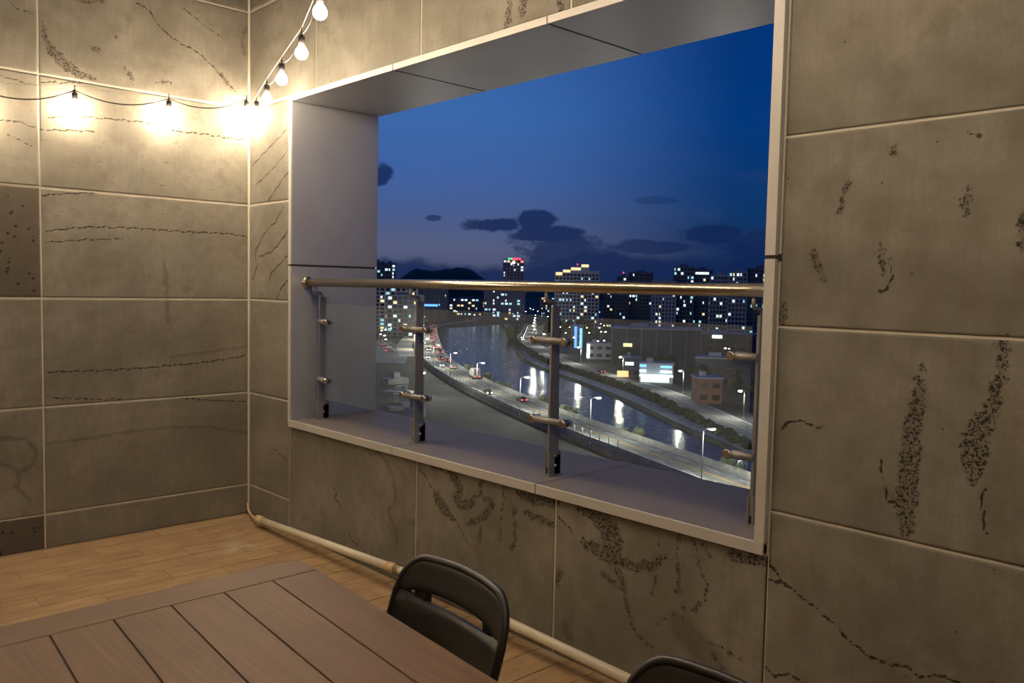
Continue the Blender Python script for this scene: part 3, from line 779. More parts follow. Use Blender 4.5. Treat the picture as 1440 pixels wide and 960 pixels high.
# ------------------------------------------------------------------ festoon lights
sock_b = MB(); sock_b.tube([(0, 0, 0.030), (0, 0, 0.072), (0, 0, .078)], [0.0155, 0.0155, 0.010], 14); sock_b.tube([(0, 0, .078), (0, 0, .094)], .0045, 8)
sock_me = sock_b.mesh('socket', M['rubber'])
bulb_b = MB()
prof = [(0.0135, .034), (.0165, .026), (.024, .016), (.0285, .004), (.0288, -.006), (.025, -.018), (.0165, -.0265), (.006, -.0298), (.0005, -.0302)]
nn = 18
vs_ = []; fs_ = []
for r_, z_ in prof:
    vs_ += [(r_ * math.cos(2 * math.pi * k / nn), r_ * math.sin(2 * math.pi * k / nn), z_) for k in range(nn)]
for j in range(len(prof) - 1):
    for k in range(nn):
        fs_.append((j * nn + k, j * nn + (k + 1) % nn, (j + 1) * nn + (k + 1) % nn, (j + 1) * nn + k))
bulb_b.add(vs_, fs_, 0, True)
bulb_me = bulb_b.mesh('bulb', M['bulb'])

def festoon(label, bulbs, hooks, sag, side=Vector((0, 0, 0))):
    st = thing('string_light', label, 'string lights', tuple(hooks[0]))
    o0 = Vector(hooks[0])
    b = MB(); b.tube([Vector(h) - o0 for h in hooks], 0.0022, 6); b.build('support_cable', M['cable'], st)
    cord = []
    tops = [Vector(p) + Vector((0, 0, .088)) for p in bulbs]
    chain = [Vector(hooks[0])] + tops + [Vector(hooks[-1])]
    for p, q in zip(chain[:-1], chain[1:]):
        for k in range(10):
            t = k / 10
            s = sag if (q - p).length > .25 else sag * .2
            cord.append(p + (q - p) * t - Vector((0, 0, 4 * s * t * (1 - t))) - o0)
    cord.append(chain[-1] - o0)
    b = MB(); b.tube(cord, 0.0036, 7); b.build('cord', M['rubber'], st)
    for p in bulbs:
        s = obj('socket', sock_me, st); s.location = Vector(p) - o0
        obj('bulb', bulb_me, s)
        b = MB(); q = Vector(p) - o0; b.tube([q + Vector((0, 0, .09)), q + Vector((0, 0, .115))], .0028, 6); b.build('cable_tie', M['rubber'], s).location = -s.location
        lamp('bulb_light', Vector(p) - o0, BULB_W, BULB_COL, 0.033, st)
    return st

wall_bulbs = [(0.09, -0.062 - 0.485 * i, 2.549 - 0.078 * i + 0.006 * i * i) for i in range(9)]
wall_bulbs[1] = (0.09, -0.540, 2.474); wall_bulbs[2] = (0.09, -1.047, 2.434)
hooksA = [(0.02, -0.02, 2.60)] + [(p[0] - .01, p[1], p[2] + .112) for p in wall_bulbs[1:]] + [(0.02, ROOM_Y + .02, 2.55)]
festoon('string of warm round bulbs strung along the left stone wall', wall_bulbs, hooksA, 0.055)
over = [(0.148, -0.023, 2.546), (0.601, -0.185, 2.544), (1.081, -0.346, 2.547), (1.547, -0.492, 2.563), (2.012, -0.667, 2.603)]
for i in range(5, 14):
    over.append((0.148 + .466 * i, -0.023 - .161 * i, 2.603 + .035 * (i - 4)))
hooksB = [(0.02, -0.012, 2.605)] + [(p[0], p[1], p[2] + .112) for p in over] + [(ROOM_X - .02, -2.6, 3.12)]
festoon('string of warm round bulbs crossing the room overhead from the wall corner', over, hooksB, 0.04)

# ------------------------------------------------------------------ table
TZ = 0.73
tab = thing('table', 'brown plank-top table standing before the window wall', 'table', (3.012, -1.305, 0))
EX = Vector((1, -0.080, 0)).normalized(); EY = Vector((0.012, -1, 0)).normalized()
TL, TW, BR, PWT = 1.75, 0.79, 0.118, 0.79 / 6
def tp(a, c, z): return tuple(EX * a + EY * c + Vector((0, 0, z)))
def board(name, a0, a1, c0, c1, z0, z1, mt, parent, rcorner=None, r=0.002):
    """a flat board on the table axes; rcorner = list of corner radii (a0c0, a1c0, a1c1, a0c1)"""
    rc = rcorner or [r] * 4
    pts = []
    for (ca_, cc_, sa_, sc_, rr, ph) in ((a0, c0, 1, 1, rc[0], 180), (a1, c0, -1, 1, rc[1], 270), (a1, c1, -1, -1, rc[2], 0), (a0, c1, 1, -1, rc[3], 90)):
        nseg = 8 if rr > .01 else 2
        for k in range(nseg + 1):
            an = math.radians(ph + 90 * k / nseg)
            pts.append((ca_ + sa_ * rr + rr * math.cos(an), cc_ + sc_ * rr + rr * math.sin(an)))
    n = len(pts)
    e = 0.0015
    cx, cy = (a0 + a1) / 2, (c0 + c1) / 2
    def inset(p): return (p[0] + (e if p[0] < cx else -e), p[1] + (e if p[1] < cy else -e))
    vs_ = [tp(x, y, z0) for x, y in pts] + [tp(x, y, z1 - e) for x, y in pts] + [tp(*inset(p), z1) for p in pts]
    fs_ = [tuple(range(n))] + [tuple(2 * n + i for i in reversed(range(n)))]
    for L in range(2):
        fs_ += [(L * n + i, (L + 1) * n + i, (L + 1) * n + (i + 1) % n, L * n + (i + 1) % n) for i in range(n)]
    # local origin at the board, x along its length, so the grain follows it
    b = MB(); b.add(vs_, fs_)
    o = b.build(name, M[mt], parent)
    return o
board('table_core', 0.004, TL - .004, 0.004, TW - .004, TZ - .045, TZ - .004, 'tabledark', tab, [.045] * 4)
gj = 0.0014
board('end_board', 0, BR - gj, 0, TW, TZ - .020, TZ, 'table_end', tab, [.05, .001, .001, .05])
board('end_board', TL - BR + gj, TL, 0, TW, TZ - .020, TZ, 'table_end', tab, [.001, .05, .05, .001])
for i in range(6):
    board('plank', BR + gj, TL - BR - gj, i * PWT + (gj if i else 0), (i + 1) * PWT - (gj if i < 5 else 0), TZ - .020, TZ, 'table', tab)
for a in (.22, TL - .22):
    for c in (.10, TW - .10):
        b = MB(); b.tube([tp(a, c, TZ - .045), tp(a + (.05 if a < 1 else -.05) * 0, c, 0.01)], .014, 12); lg = b.build('leg', M['black'], tab)
        b = MB(); b.tube([tp(a, c, 0), tp(a, c, .02)], .018, 12); b.build('foot_cap', M['rubber'], lg)
    b = MB(); b.tube([tp(a, .10, .16), tp(a, TW - .10, .16)], .011, 10); b.build('stretcher', M['black'], tab)
    s = 1 if a < 1 else -1
    b = MB(); b.tube([tp(a, TW / 2, .16), tp(a + s * .35, TW / 2, TZ - .045)], .008, 8); b.build('brace', M['black'], tab)

# ------------------------------------------------------------------ folding chairs with a slotted curved back
def make_chair(label):
    ch = thing('folding_chair', label, 'chair', (0, 0, 0), 0, 'black folding chairs along the table')
    HW = 0.215; z0, zt = 0.455, 0.822; lean = math.tan(math.radians(17)); yt = 0.275
    def P(s, z, off=0.0):
        y = yt - (zt - z) * lean - 0.032 * s * s + off
        return (s * HW, y, z)
    def top(s):
        a = abs(s)
        return zt + 0.004 - 0.012 * a * a - (0.085 * (1 - math.sqrt(max(0, 1 - ((a - .66) / .34) ** 2))) if a > .66 else 0)
    ns = 56
    S = [-1 + 2 * i / ns for i in range(ns + 1)]
    def slot(s):
        x = max(0.0, 1 - abs(s / .80) ** 2.6)
        return 0.0135 * x ** .5
    def low(s):
        x = max(0.0, 1 - abs(s / .84) ** 4)
        return 0.50 + 0.150 * x ** .6 if abs(s) < .84 else 0.50
    zm = 0.737
    b = MB()
    T = 0.016
    def panel(flo, fhi):
        nv = 8
        vs_, fs_ = [], []
        for s in S:
            lo, hi = flo(s), fhi(s)
            for off in (0, T):
                for k in range(nv + 1):
                    vs_.append(P(s, lo + (hi - lo) * k / nv, off + (0.0025 if k in (0, nv) and off == 0 else (-.0025 if k in (0, nv) else 0))))
        st = 2 * (nv + 1)
        for i in range(ns):
            a, c = i * st, (i + 1) * st
            for k in range(nv):
                fs_.append((a + k, c + k, c + k + 1, a + k + 1))
                fs_.append((a + nv + 1 + k, a + nv + 2 + k, c + nv + 2 + k, c + nv + 1 + k))
            fs_.append((a, a + nv + 1, c + nv + 1, c)); fs_.append((a + nv, c + nv, c + 2 * nv + 1, a + 2 * nv + 1))
        b.add(vs_, fs_, 0, True)
    panel(lambda s: zm + slot(s), top)
    panel(low, lambda s: zm - slot(s))
    rim = [P(-1, z0 - .01, T / 2)]
    for k in range(6): rim.append(P(-1, z0 + (top(-1) - z0) * (k + 1) / 7, T / 2))
    for s in S: rim.append(P(s, top(s), T / 2))
    for k in range(6): rim.append(P(1, top(1) - (top(1) - z0) * (k + 1) / 7, T / 2))
    rim.append(P(1, z0 - .01, T / 2))
    b.tube(rim, 0.0105, 12)
    br = b.build('backrest', M['black'], ch)
    for s in (-1, 1):
        c = MB(); x = s * .66
        q0 = P(x, zm - .016, -.002 + T); 
        c.bbox(q0[0] - .026, q0[0] + .026, q0[1] + .001, q0[1] + .014, zm - .02, zm + .02, r=.002)
        c.build('slot_bracket', M['rubber'], br)
    # seat
    c = MB(); c.bbox(-.205, .205, -.245, .150, .425, .452, r=.012); c.build('seat', M['black'], ch)
    for s in (-1, 1):
        x = s * HW
        p_top = P(s, z0 - .005, T / 2)
        c = MB(); c.tube([p_top, (x, p_top[1] - .05, .33), (x, -.235, .012)], .0125, 12); lg = c.build('leg', M['black'], ch)
        c = MB(); c.tube([(x, -.240, 0), (x, -.232, .03)], .016, 12); c.build('foot_cap', M['rubber'], lg)
        x2 = s * (HW - .03)
        c = MB(); c.tube([(x2, -.16, .435), (x2, .08, .22), (x2, .265, .012)], .0125, 12); lg = c.build('leg', M['black'], ch)
        c = MB(); c.tube([(x2, .267, 0), (x2, .262, .03)], .016, 12); c.build('foot_cap', M['rubber'], lg)
        c = MB(); c.tube([(x - s * .012, .05, .30), (x + s * .010, .05, .30)], .009, 10); c.build('hinge_knob', M['rubber'], ch)
    c = MB(); c.tube([(-HW + .03, .17, .13), (HW - .03, .17, .13)], .009, 10); c.build('stretcher', M['black'], ch)
    c = MB(); c.tube([(-HW, -.13, .13), (HW, -.13, .13)], .009, 10); c.build('stretcher', M['black'], ch)
    return ch
chair = make_chair('black folding chair with a slotted back, tucked in by the rounded table corner')
chair.location = (3.590, -1.475, 0); chair.rotation_euler = (0, 0, math.radians(-4))
chair2 = copy_tree(chair)
chair2['label'] = 'black folding chair farther along the table, below the right end of the sill'
chair2.location = (4.34, -1.49, 0); chair2.rotation_euler = (0, 0, math.radians(-5))


# ================================================================== the city far below the window
G = -32.0
DK = -30.0
M['ground'] = ground_material('city_ground', lin(34, 38, 40), lin(58, 60, 58), 0.05)
M['asphalt'] = ground_material('asphalt', lin(112, 114, 112), lin(136, 138, 132), 0.4)
M['concrete'] = ground_material('concrete', lin(150, 150, 142), lin(182, 180, 170), 0.6)
M['paint'] = simple('road_paint', lin(226, 226, 216), 0.7)
M['yellowpaint'] = simple('yellow_road_paint', lin(196, 160, 80), 0.7)
M['hedge'] = ground_material('hedge_leaves', lin(30, 44, 26), lin(58, 74, 44), 1.5)
M['leaf'] = ground_material('tree_leaves', lin(44, 56, 30), lin(96, 108, 58), 0.9)
M['paleleaf'] = ground_material('pale_shrub', lin(98, 108, 82), lin(136, 144, 114), 0.9)
M['bark'] = simple('bark', lin(60, 50, 42), 0.9)
M['water'] = water_material()
M['hill'] = ground_material('hill_forest', lin(34, 42, 32), lin(50, 58, 44), 0.01)
M['pole'] = simple('galvanised_pole', lin(170, 172, 172), 0.5, metal=0.3)
M['facade'] = simple('apartment_render', lin(205, 200, 200), 0.85, vary=0.1, scale=0.1)
M['facade_b'] = simple('grey_render', lin(170, 172, 180), 0.85, vary=0.1, scale=0.1)
M['facade_d'] = simple('dark_cladding', lin(120, 124, 134), 0.8, vary=0.12, scale=0.1)
M['facade_m'] = simple('mauve_render', lin(186, 168, 172), 0.85, vary=0.1, scale=0.1)
M['brickred'] = simple('red_brick', lin(150, 104, 88), 0.85, vary=0.15, scale=0.6)
M['paneglass'] = simple('dark_window', lin(16, 18, 26), 0.3)
M['lit_w'] = glow('lit_window_white', lin(206, 226, 224), 1.5)
M['lit_c'] = glow('lit_window_cool', lin(150, 206, 214), 1.2)
M['lit_y'] = glow('lit_window_warm', lin(240, 214, 150), 1.3)
M['lit_r'] = glow('red_light', (1.0, 0.06, 0.10), 2.2)
M['lit_g'] = glow('green_light', (0.1, 0.8, 0.3), 1.4)
M['lit_b'] = glow('blue_sign', (0.12, 0.34, 1.0), 2.0)
M['lit_cy'] = glow('cyan_sign', (0.25, 0.62, 0.95), 1.6)
M['lit_o'] = glow('orange_sign', (1.0, 0.30, 0.12), 1.8)
M['sign_w'] = glow('white_sign', (0.9, 1.0, 0.98), 2.4)
M['sign_y'] = glow('yellow_sign', (0.95, 0.82, 0.40), 1.5)
M['lamp_w'] = glow('lamp_white', (1.0, 0.98, 0.88), 16.0)
M['lamp_y'] = glow('lamp_warm', (1.0, 0.86, 0.58), 13.0)
M['tail'] = glow('tail_lamp', (1.0, 0.07, 0.09), 5.0)
M['head'] = glow('head_lamp', (1.0, 0.98, 0.90), 16.0)
M['carblack'] = simple('car_paint_black', lin(30, 32, 38), 0.3)
M['carwhite'] = simple('car_paint_white', lin(214, 216, 216), 0.35)
M['carsilver'] = simple('car_paint_silver', lin(140, 144, 148), 0.35)
M['cargo'] = simple('cargo_box', lin(190, 186, 176), 0.6)
M['hall'] = simple('hall_cladding', lin(72, 80, 94), 0.8, vary=0.12, scale=0.1)
M['sign_o'] = glow('warm_shop_front', (1.0, 0.62, 0.26), 1.6)
LITS = ['lit_w', 'lit_c', 'lit_w', 'lit_c', 'lit_w', 'lit_y']

def strip(name, left, right, z, mt, thick=0.4, parent=None):
    b = MB(); n = len(left)
    vs_ = []
    for (l, r) in zip(left, right):
        vs_ += [(l[0], l[1], z), (r[0], r[1], z), (l[0], l[1], z - thick), (r[0], r[1], z - thick)]
    fs_ = []
    for i in range(n - 1):
        a, c = 4 * i, 4 * (i + 1)
        fs_ += [(a, a + 1, c + 1, c), (a + 2, c + 2, c + 3, a + 3), (a, c, c + 2, a + 2), (a + 1, a + 3, c + 3, c + 1)]
    fs_ += [(0, 2, 3, 1), (4 * n - 4, 4 * n - 3, 4 * n - 1, 4 * n - 2)]
    b.add(vs_, fs_)
    return b.build(name, M[mt], parent)

def resample(pts, n):
    P = [Vector((p[0], p[1], 0)) for p in pts]
    L = [0]
    for a, c in zip(P[:-1], P[1:]): L.append(L[-1] + (c - a).length)
    out = []
    for i in range(n):
        d = L[-1] * i / (n - 1)
        k = max(j for j in range(len(L)) if L[j] <= d + 1e-6)
        k = min(k, len(P) - 2)
        t = (d - L[k]) / max(1e-6, L[k + 1] - L[k])
        out.append(P[k] + (P[k + 1] - P[k]) * t)
    for _ in range(3):
        out = [out[0]] + [(out[i - 1] + out[i] * 2 + out[i + 1]) / 4 for i in range(1, len(out) - 1)] + [out[-1]]
    return out
def offset(line, d):
    out = []
    for i, p in enumerate(line):
        t = (line[min(i + 1, len(line) - 1)] - line[max(i - 1, 0)]).normalized()
        out.append(p + Vector((-t.y, t.x, 0)) * d)
    return out
def at_len(line, f):
    i = min(int(f * (len(line) - 1)), len(line) - 2)
    t = f * (len(line) - 1) - i
    p = line[i] + (line[i + 1] - line[i]) * t
    d = (line[i + 1] - line[i]).normalized()
    return p, math.atan2(d.y, d.x)

b = MB(); b.box(-4200, 300, 30, 4200, G - 1, G - 0.02)
tag(b.build('city_ground', M['ground']), kind='structure')

# rivers, roads
EXP_UP = [(-525, 409), (-442.6, 343.7), (-354.5, 277.6), (-311.0, 246.0), (-272.7, 220.9), (-243.3, 204.3), (-208.9, 185.2), (-191.4, 178.6), (-169.5, 167.5), (-149.2, 156.3), (-137.6, 151.3), (-119.3, 143.8), (-108.6, 139.8), (-97.4, 135.6), (-85.6, 130.3), (-70.1, 124.2), (-40, 111)]
EXP_LO = [(-527, 402), (-444.5, 339.2), (-320.9, 245.9), (-274.5, 211.0), (-241.5, 191.5), (-218.2, 178.7), (-197.3, 166.1), (-176.9, 156.5), (-163.2, 151.0), (-138.4, 140.3), (-123.0, 134.6), (-114.6, 131.0), (-99.4, 124.6), (-78.7, 117.6), (-68.7, 114.2), (-38, 102)]
eu = resample(EXP_UP, 60); elo = resample(EXP_LO, 60)
emid = [(p + q) / 2 for p, q in zip(eu, elo)]
wid = [max(9.5, (p - q).length) for p, q in zip(eu, elo)]
emid = resample([(p.x, p.y) for p in emid], 60)
HWID = 5.6
EU = offset(emid, HWID); EL = offset(emid, -HWID)
if (EU[30] - eu[30]).length > (EL[30] - eu[30]).length: EU, EL = EL, EU
exp_ = strip('expressway', EU, EL, DK, 'asphalt', 1.6); tag(exp_, kind='structure')
sgn = 1 if (offset(emid, 1)[30] - eu[30]).length < (offset(emid, -1)[30] - eu[30]).length else -1
def eoff(d): return offset(emid, d * sgn)       # + = river side
for d in (HWID - .15, -HWID + .15):
    strip('parapet', eoff(d + .2), eoff(d - .2), DK + .85, 'concrete', .9, exp_)
for d in (4.7, -4.7): strip('edge_line', eoff(d + .09), eoff(d - .09), DK + .012, 'paint', .01, exp_)
strip('centre_line', eoff(.35), eoff(.12), DK + .012, 'yellowpaint', .01, exp_)
strip('centre_line', eoff(-.12), eoff(-.35), DK + .012, 'yellowpaint', .01, exp_)
dash_me = None
dl = MB(); dl.box(-2, 2, -.08, .08, 0, .012); dash_me = dl.mesh('lane_dash', M['paint'])
for d in (2.5, -2.5):
    line = eoff(d)
    for k in range(60):
        p, a = at_len(line, (k + .5) / 60)
        o = obj('lane_dash', dash_me, exp_); o.location = (p.x, p.y, DK + .004); o.rotation_euler = (0, 0, a)

PATH = resample([(-560, 520), (-430, 410), (-345.2, 334.2), (-270.6, 269.6), (-241.9, 251.9), (-219.5, 239.0), (-199.6, 228.7), (-169.6, 210.3), (-147.0, 196.3), (-122.5, 178.3), (-104.6, 167.3), (-90.6, 158.2), (-50, 132)], 60)
tag(strip('riverside_path', offset(PATH, 3.2), offset(PATH, -3.2), G + .05, 'concrete', .3), kind='structure')
ROAD = resample([(-570, 560), (-388.2, 377.4), (-273.8, 287.0), (-219.7, 254.3), (-189.5, 240.1), (-165.4, 226.8), (-147.1, 212.8), (-125.3, 195.5), (-102.7, 178.1), (-55, 142)], 60)
road_o = strip('riverside_road', offset(ROAD, 5), offset(ROAD, -5), G + .06, 'asphalt', .3); tag(road_o, kind='structure')
strip('centre_line', offset(ROAD, .12), offset(ROAD, -.12), G + .075, 'yellowpaint', .01, road_o)
for d in (4.5, -4.5): strip('edge_line', offset(ROAD, d + .08), offset(ROAD, d - .08), G + .075, 'paint', .01, road_o)
# river between the expressway and the path
s2 = 1 if (offset(PATH, 1)[30] - ROAD[30]).length > (offset(PATH, -1)[30] - ROAD[30]).length else -1
RB = offset(PATH, 5.5 * s2)
RA = resample([(p.x, p.y) for p in eoff(7.5)], 60)
tag(strip('river', RB, RA, G + .03, 'water', .2), kind='structure')
bank = strip('river_bank', offset(PATH, 3.2 * s2), offset(PATH, 5.8 * s2), G + .3, 'hedge', .5); tag(bank, kind='structure')
# far road bending off behind the expressway
FAR = resample([(-525, 405), (-575.4, 451.7), (-604.5, 495.4), (-650, 560), (-760, 660)], 30)
tag(strip('far_road', offset(FAR, 5), offset(FAR, -5), G + .06, 'asphalt', .3), kind='structure')
# side road and lit ramp on the left
RAMP = resample([(-560, 415), (-491, 364), (-380, 275), (-322, 236)], 30)
tag(strip('lit_ramp', offset(RAMP, 4.2), offset(RAMP, -4.2), G + .07, 'concrete', .3), kind='structure')
LOT = resample([(-430, 286), (-394, 268), (-340, 236), (-300, 205)], 12)
tag(strip('parking_ground', offset(LOT, 11), offset(LOT, -9), G + .04, 'asphalt', .2), kind='structure')

# ------------------------------------------------------------------ hills on the horizon
def hill(label, az0, az1, dist, hgt, depth, seed, mt='hill'):
    n, mrows = 60, 6
    vs_, fs_ = [], []
    for i in range(n + 1):
        t = i / n
        az_ = math.radians(az0 + (az1 - az0) * t)
        env = min(1.0, 1.25 * math.sin(math.pi * t) ** .8)
        hh = hgt * env * (0.86 + 0.14 * mnoise.noise(Vector((t * 4.0 + seed, seed, 0))) + .05 * mnoise.noise(Vector((t * 15 + seed, 1, 0))))
        for j in range(mrows + 1):
            u = j / mrows
            r = dist + depth * (u - .5)
            z = G + (hh) * math.sin(math.pi * u) ** .8 if 0 < j < mrows else G - 1
            vs_.append((math.cos(az_) * r, math.sin(az_) * r, z))
    for i in range(n):
        for j in range(mrows):
            a = i * (mrows + 1) + j
            fs_.append((a, a + mrows + 1, a + mrows + 2, a + 1))
    b = MB(); b.add(vs_, fs_, 0, True)
    o = b.build('hill', M[mt])
    return tag(o, label, 'hill')
hill('low dark wooded hill with a flat crown beside the far left apartment towers', 137.6, 145.6, 2600, 102, 900, 3.1)
hill('long low dark hill behind the crowned tower and the pale apartments', 114, 137.2, 3300, 78, 900, 8.4)

# ------------------------------------------------------------------ buildings
FOOT = []
def facing(x, y): return math.atan2(y + 2.5, x - 5.1) - math.pi / 2   # +y local looks away from the window

def tower(name, label, x, y, w, d, ztop, mt='facade', bays=6, fl=2.9, lit=0.12, rz=0.0, group=None, crown=None, lits=LITS, cat='building', pier=.5):
    """apartment block: dark glazed core, proud floor slabs and piers, lit panes, roof house"""
    H = ztop - G
    FOOT.append((x, y, max(w, d) * .75 + 5))
    t = thing(name, label, cat, (x, y, G), facing(x, y) + rz, group)
    b = MB(); b.box(-w / 2, w / 2, 0, d, 0, H); b.build('glazed_core', M['paneglass'], t)
    nf = max(2, int(H / fl)); fh = H / nf
    b = MB()
    for k in range(nf + 1):
        z = k * fh
        b.box(-w / 2 - .35, w / 2 + .35, -.35, d + .35, z - fh * .17, z + fh * .17)
    tag(b.build('floor_slabs', M[mt], t), kind='stuff')
    b = MB(); bw = w / bays
    for i in range(bays + 1):
        xx = -w / 2 + i * bw
        b.box(xx - bw * pier * .28, xx + bw * pier * .28, -.45, .2, 0, H)
    nb = max(2, int(d / bw))
    for i in range(nb + 1):
        yy = d * i / nb
        for s in (-1, 1): b.box(s * w / 2 - .45, s * w / 2 + .45, yy - bw * .2, yy + bw * .2, 0, H)
    tag(b.build('piers', M[mt], t), kind='stuff')
    parts = {}
    for k in range(nf):
        for i in range(bays):
            if random.random() < lit:
                mm = random.choice(lits)
                bb = parts.setdefault(mm, MB())
                x0 = -w / 2 + i * bw + bw * .16; x1 = x0 + bw * (.68 if random.random() < .6 else .36)
                bb.box(x0, x1, -.12, .1, k * fh + fh * .2, k * fh + fh * .8)
    for mm, bb in parts.items(): tag(bb.build('lit_windows', M[mm], t), kind='stuff')
    b = MB(); b.box(-w * .22, w * .18, d * .2, d * .7, H, H + 2.6); b.box(-w / 2, w / 2, -.3, .2, H, H + .9); b.build('roof_house', M[mt], t)
    if crown: crown(t, w, d, H)
    return t

def crown_redgreen(t, w, d, H):
    b = MB(); b.box(-w * .28, -w * .08, -.9, -.3, H + .6, H + 2.2); b.build('light_strip', M['lit_g'], t)
    b = MB(); b.box(-w * .08, w * .34, -.9, -.3, H + .6, H + 2.2); b.build('light_strip', M['lit_r'], t)
    b = MB(); b.sphere((w * .38, -.8, H - 1.2), 1.0, 8, 6); b.build('beacon', M['lit_r'], t)
    b = MB(); b.sphere((0, -.8, H - 2.6), 1.3, 8, 6); b.build('flood_lamp', M['lamp_w'], t)
def beacon(t, w, d, H):
    b = MB(); b.tube([(0, d * .4, H + 2), (0, d * .4, H + 4)], .1, 6); b.build('mast', M['pole'], t)
    b = MB(); b.sphere((0, d * .4, H + 4.2), .7, 8, 6); b.build('beacon', M['lit_r'], t)
def litcrown(t, w, d, H):
    b = MB(); b.box(-w * .46, w * .46, -.7, -.3, H - 1.6, H + 1.0); b.build('lit_parapet', M['lit_y'], t)
def litcrown_beacon(t, w, d, H):
    litcrown(t, w, d, H); beacon(t, w, d, H)
def bluesign(t, w, d, H):
    b = MB(); b.box(-w * .2, w * .25, -.8, -.4, H * .45, H * .45 + 2); b.build('sign_band', M['lit_b'], t)

tower('apartment_tower', 'slim brightly lit apartment tower rising at the left reveal', -585.3, 395.0, 12, 12, 20.5, 'facade_d', 4, lit=.42)
tower('apartment_tower', 'second lit tower standing against the slim tower by the left reveal', -581.9, 405.8, 9, 12, 19.4, 'facade_d', 3, lit=.42)
tower('apartment_block', 'grey apartment block in front of the paired lit towers', -525.1, 369.4, 36, 14, 0.0, 'facade_b', 9, lit=.26)
tower('apartment_block', 'dark low block with cool windows before the grey apartment block', -452.8, 328.8, 24, 12, -5.1, 'facade_d', 7, lit=.16)
tower('office_block', 'blue-grey office slab with vertical fins and a blue sign', -640, 491, 36, 14, 0.4, 'facade_d', 12, lit=.02, crown=bluesign, pier=1.1)
tower('apartment_tower', 'tall tower crowned with a red and green light strip', -654.4, 615.5, 22, 18, 31.5, 'facade_m', 6, lit=.2, crown=crown_redgreen)
tower('apartment_block', 'wide mauve block at the foot of the crowned tower', -640.0, 590.0, 42, 14, -0.6, 'facade_m', 10, lit=.24)
step = tower('apartment_block', 'pale apartment block with a brightly lit stepped roof and a red beacon', -467.0, 512.0, 36, 13, 14.8, 'facade', 12, lit=.17)
for (x0, x1, up, lit_) in ((-12, -5.5, 2.6, 1), (-5.5, 3.0, 4.6, 1), (3.0, 9.5, 7.2, 1), (9.5, 18, 2.2, 0)):
    H0 = 14.8 - G
    b = MB(); b.box(x0, x1, 0, 13, H0, H0 + up); o = b.build('roof_step', M['facade'], step)
    if lit_:
        b = MB(); b.box(x0 + .3, x1 - .3, -.35, -.05, H0 + up - 2.0, H0 + up + .2); b.build('lit_parapet', M['lit_y'], o)
b = MB(); b.box(-17.6, -12.4, -.75, -.4, 14.8 - G - 1.8, 14.8 - G + .6); b.build('lit_parapet', M['lit_y'], step)
beacon(step, 10, 8, 18.0 - G)
tower('apartment_block', 'dark block with a red roof beacon beside the stepped apartments', -457.6, 559.9, 10.5, 14, 12.6, 'facade_d', 4, lit=.12, crown=beacon)
tower('apartment_block', 'broad dark apartment block behind the mall roof', -450.6, 575.1, 20.5, 14, 16.6, 'facade_d', 7, lit=.12)
tower('apartment_block', 'low dark block filling the gap beside the stepped apartments', -489.8, 583.0, 13, 14, 0.2, 'facade_d', 5, lit=.2)
tower('apartment_block', 'grey apartment block with fine vertical piers above the mall', -384.8, 520.0, 17.5, 14, 8.8, 'facade_b', 7, lit=.16, pier=.9)
tower('apartment_block', 'tall dark apartment block with scattered cool windows right of the fine-piered block', -381.0, 539.7, 15.5, 14, 20.1, 'facade_d', 6, lit=.2)
def MB_box(t, name, mt, *q):
    b = MB(); b.box(*q); return b.build(name, M[mt], t)
tower('apartment_block', 'dark apartment block with a bright top-floor band', -373.7, 554.7, 14.5, 14, 18.4, 'facade_d', 6, lit=.16, crown=lambda t, w, d, H: MB_box(t, 'lit_band', 'lit_w', -w * .4, w * .3, -.7, -.3, H - 3.2, H - 1.4))
tower('apartment_block', 'lower grey block between the banded block and the paired end blocks', -333.3, 516.7, 13.4, 14, 13.2, 'facade_b', 6, lit=.18)
tower('apartment_block', 'slim grey end block beside the right jamb', -302.8, 490.8, 11.6, 14, 15.0, 'facade_b', 5, lit=.16)
tower('apartment_block', 'wide blue-grey end block half hidden by the right jamb', -292.8, 504.9, 20, 14, 17.7, 'facade_d', 8, lit=.16)
for x, y, w, zt, lb in [(-762, 643, 44, -12, 'long low distant block between the office slab and the crowned tower'), (-695.8, 714, 24, -8.5, 'short distant block behind the dark grove'),
                        (-840, 600, 40, -14, 'farthest low block peeping out behind the office slab'), (-600, 730, 40, -10, 'low distant block behind the stepped apartments'), (-540, 690, 30, -13, 'small distant block behind the beacon block')]:
    tower('low_block', lb, x, y, w, 14, zt, 'facade_d', 10, lit=.3)

def shed(name, label, x, y, w, d, ztop, mt, rz=0.0, extra=None, windows=True):
    FOOT.append((x, y, max(w, d) * .75 + 4))
    t = thing(name, label, 'building', (x, y, G), facing(x, y) + rz)
    H = ztop - G
    b = MB(); b.box(-w / 2, w / 2, 0, d, 0, H); b.build('wall', M[mt], t)
    b = MB(); b.box(-w / 2 - .3, w / 2 + .3, -.3, d + .3, H, H + .5); b.box(-w * .3, -w * .1, d * .3, d * .6, H + .5, H + 2); b.build('roof', M['facade_b'], t)
    n = max(2, int(w / 4)); nfl = max(1, int(H / 3.6))
    for r in range(nfl if windows else 0):
        for i in range(n):
            x0 = -w / 2 + (i + .2) * w / n
            MB_box(t, 'window', 'paneglass', x0, x0 + w / n * .6, -.12, .05, r * 3.6 + 1.1, r * 3.6 + 2.7)
    if extra: extra(t, w, d, H)
    return t
def mall_x(t, w, d, H):
    MB_box(t, 'sign_board', 'sign_y', -w * .37, -w * .27, -.5, -.2, H * .52, H * .52 + 1.5)
    for i in range(7): MB_box(t, 'pilaster', 'facade_d', -w / 2 + i * w / 6 - .3, -w / 2 + i * w / 6 + .3, -.4, .1, 0, H)
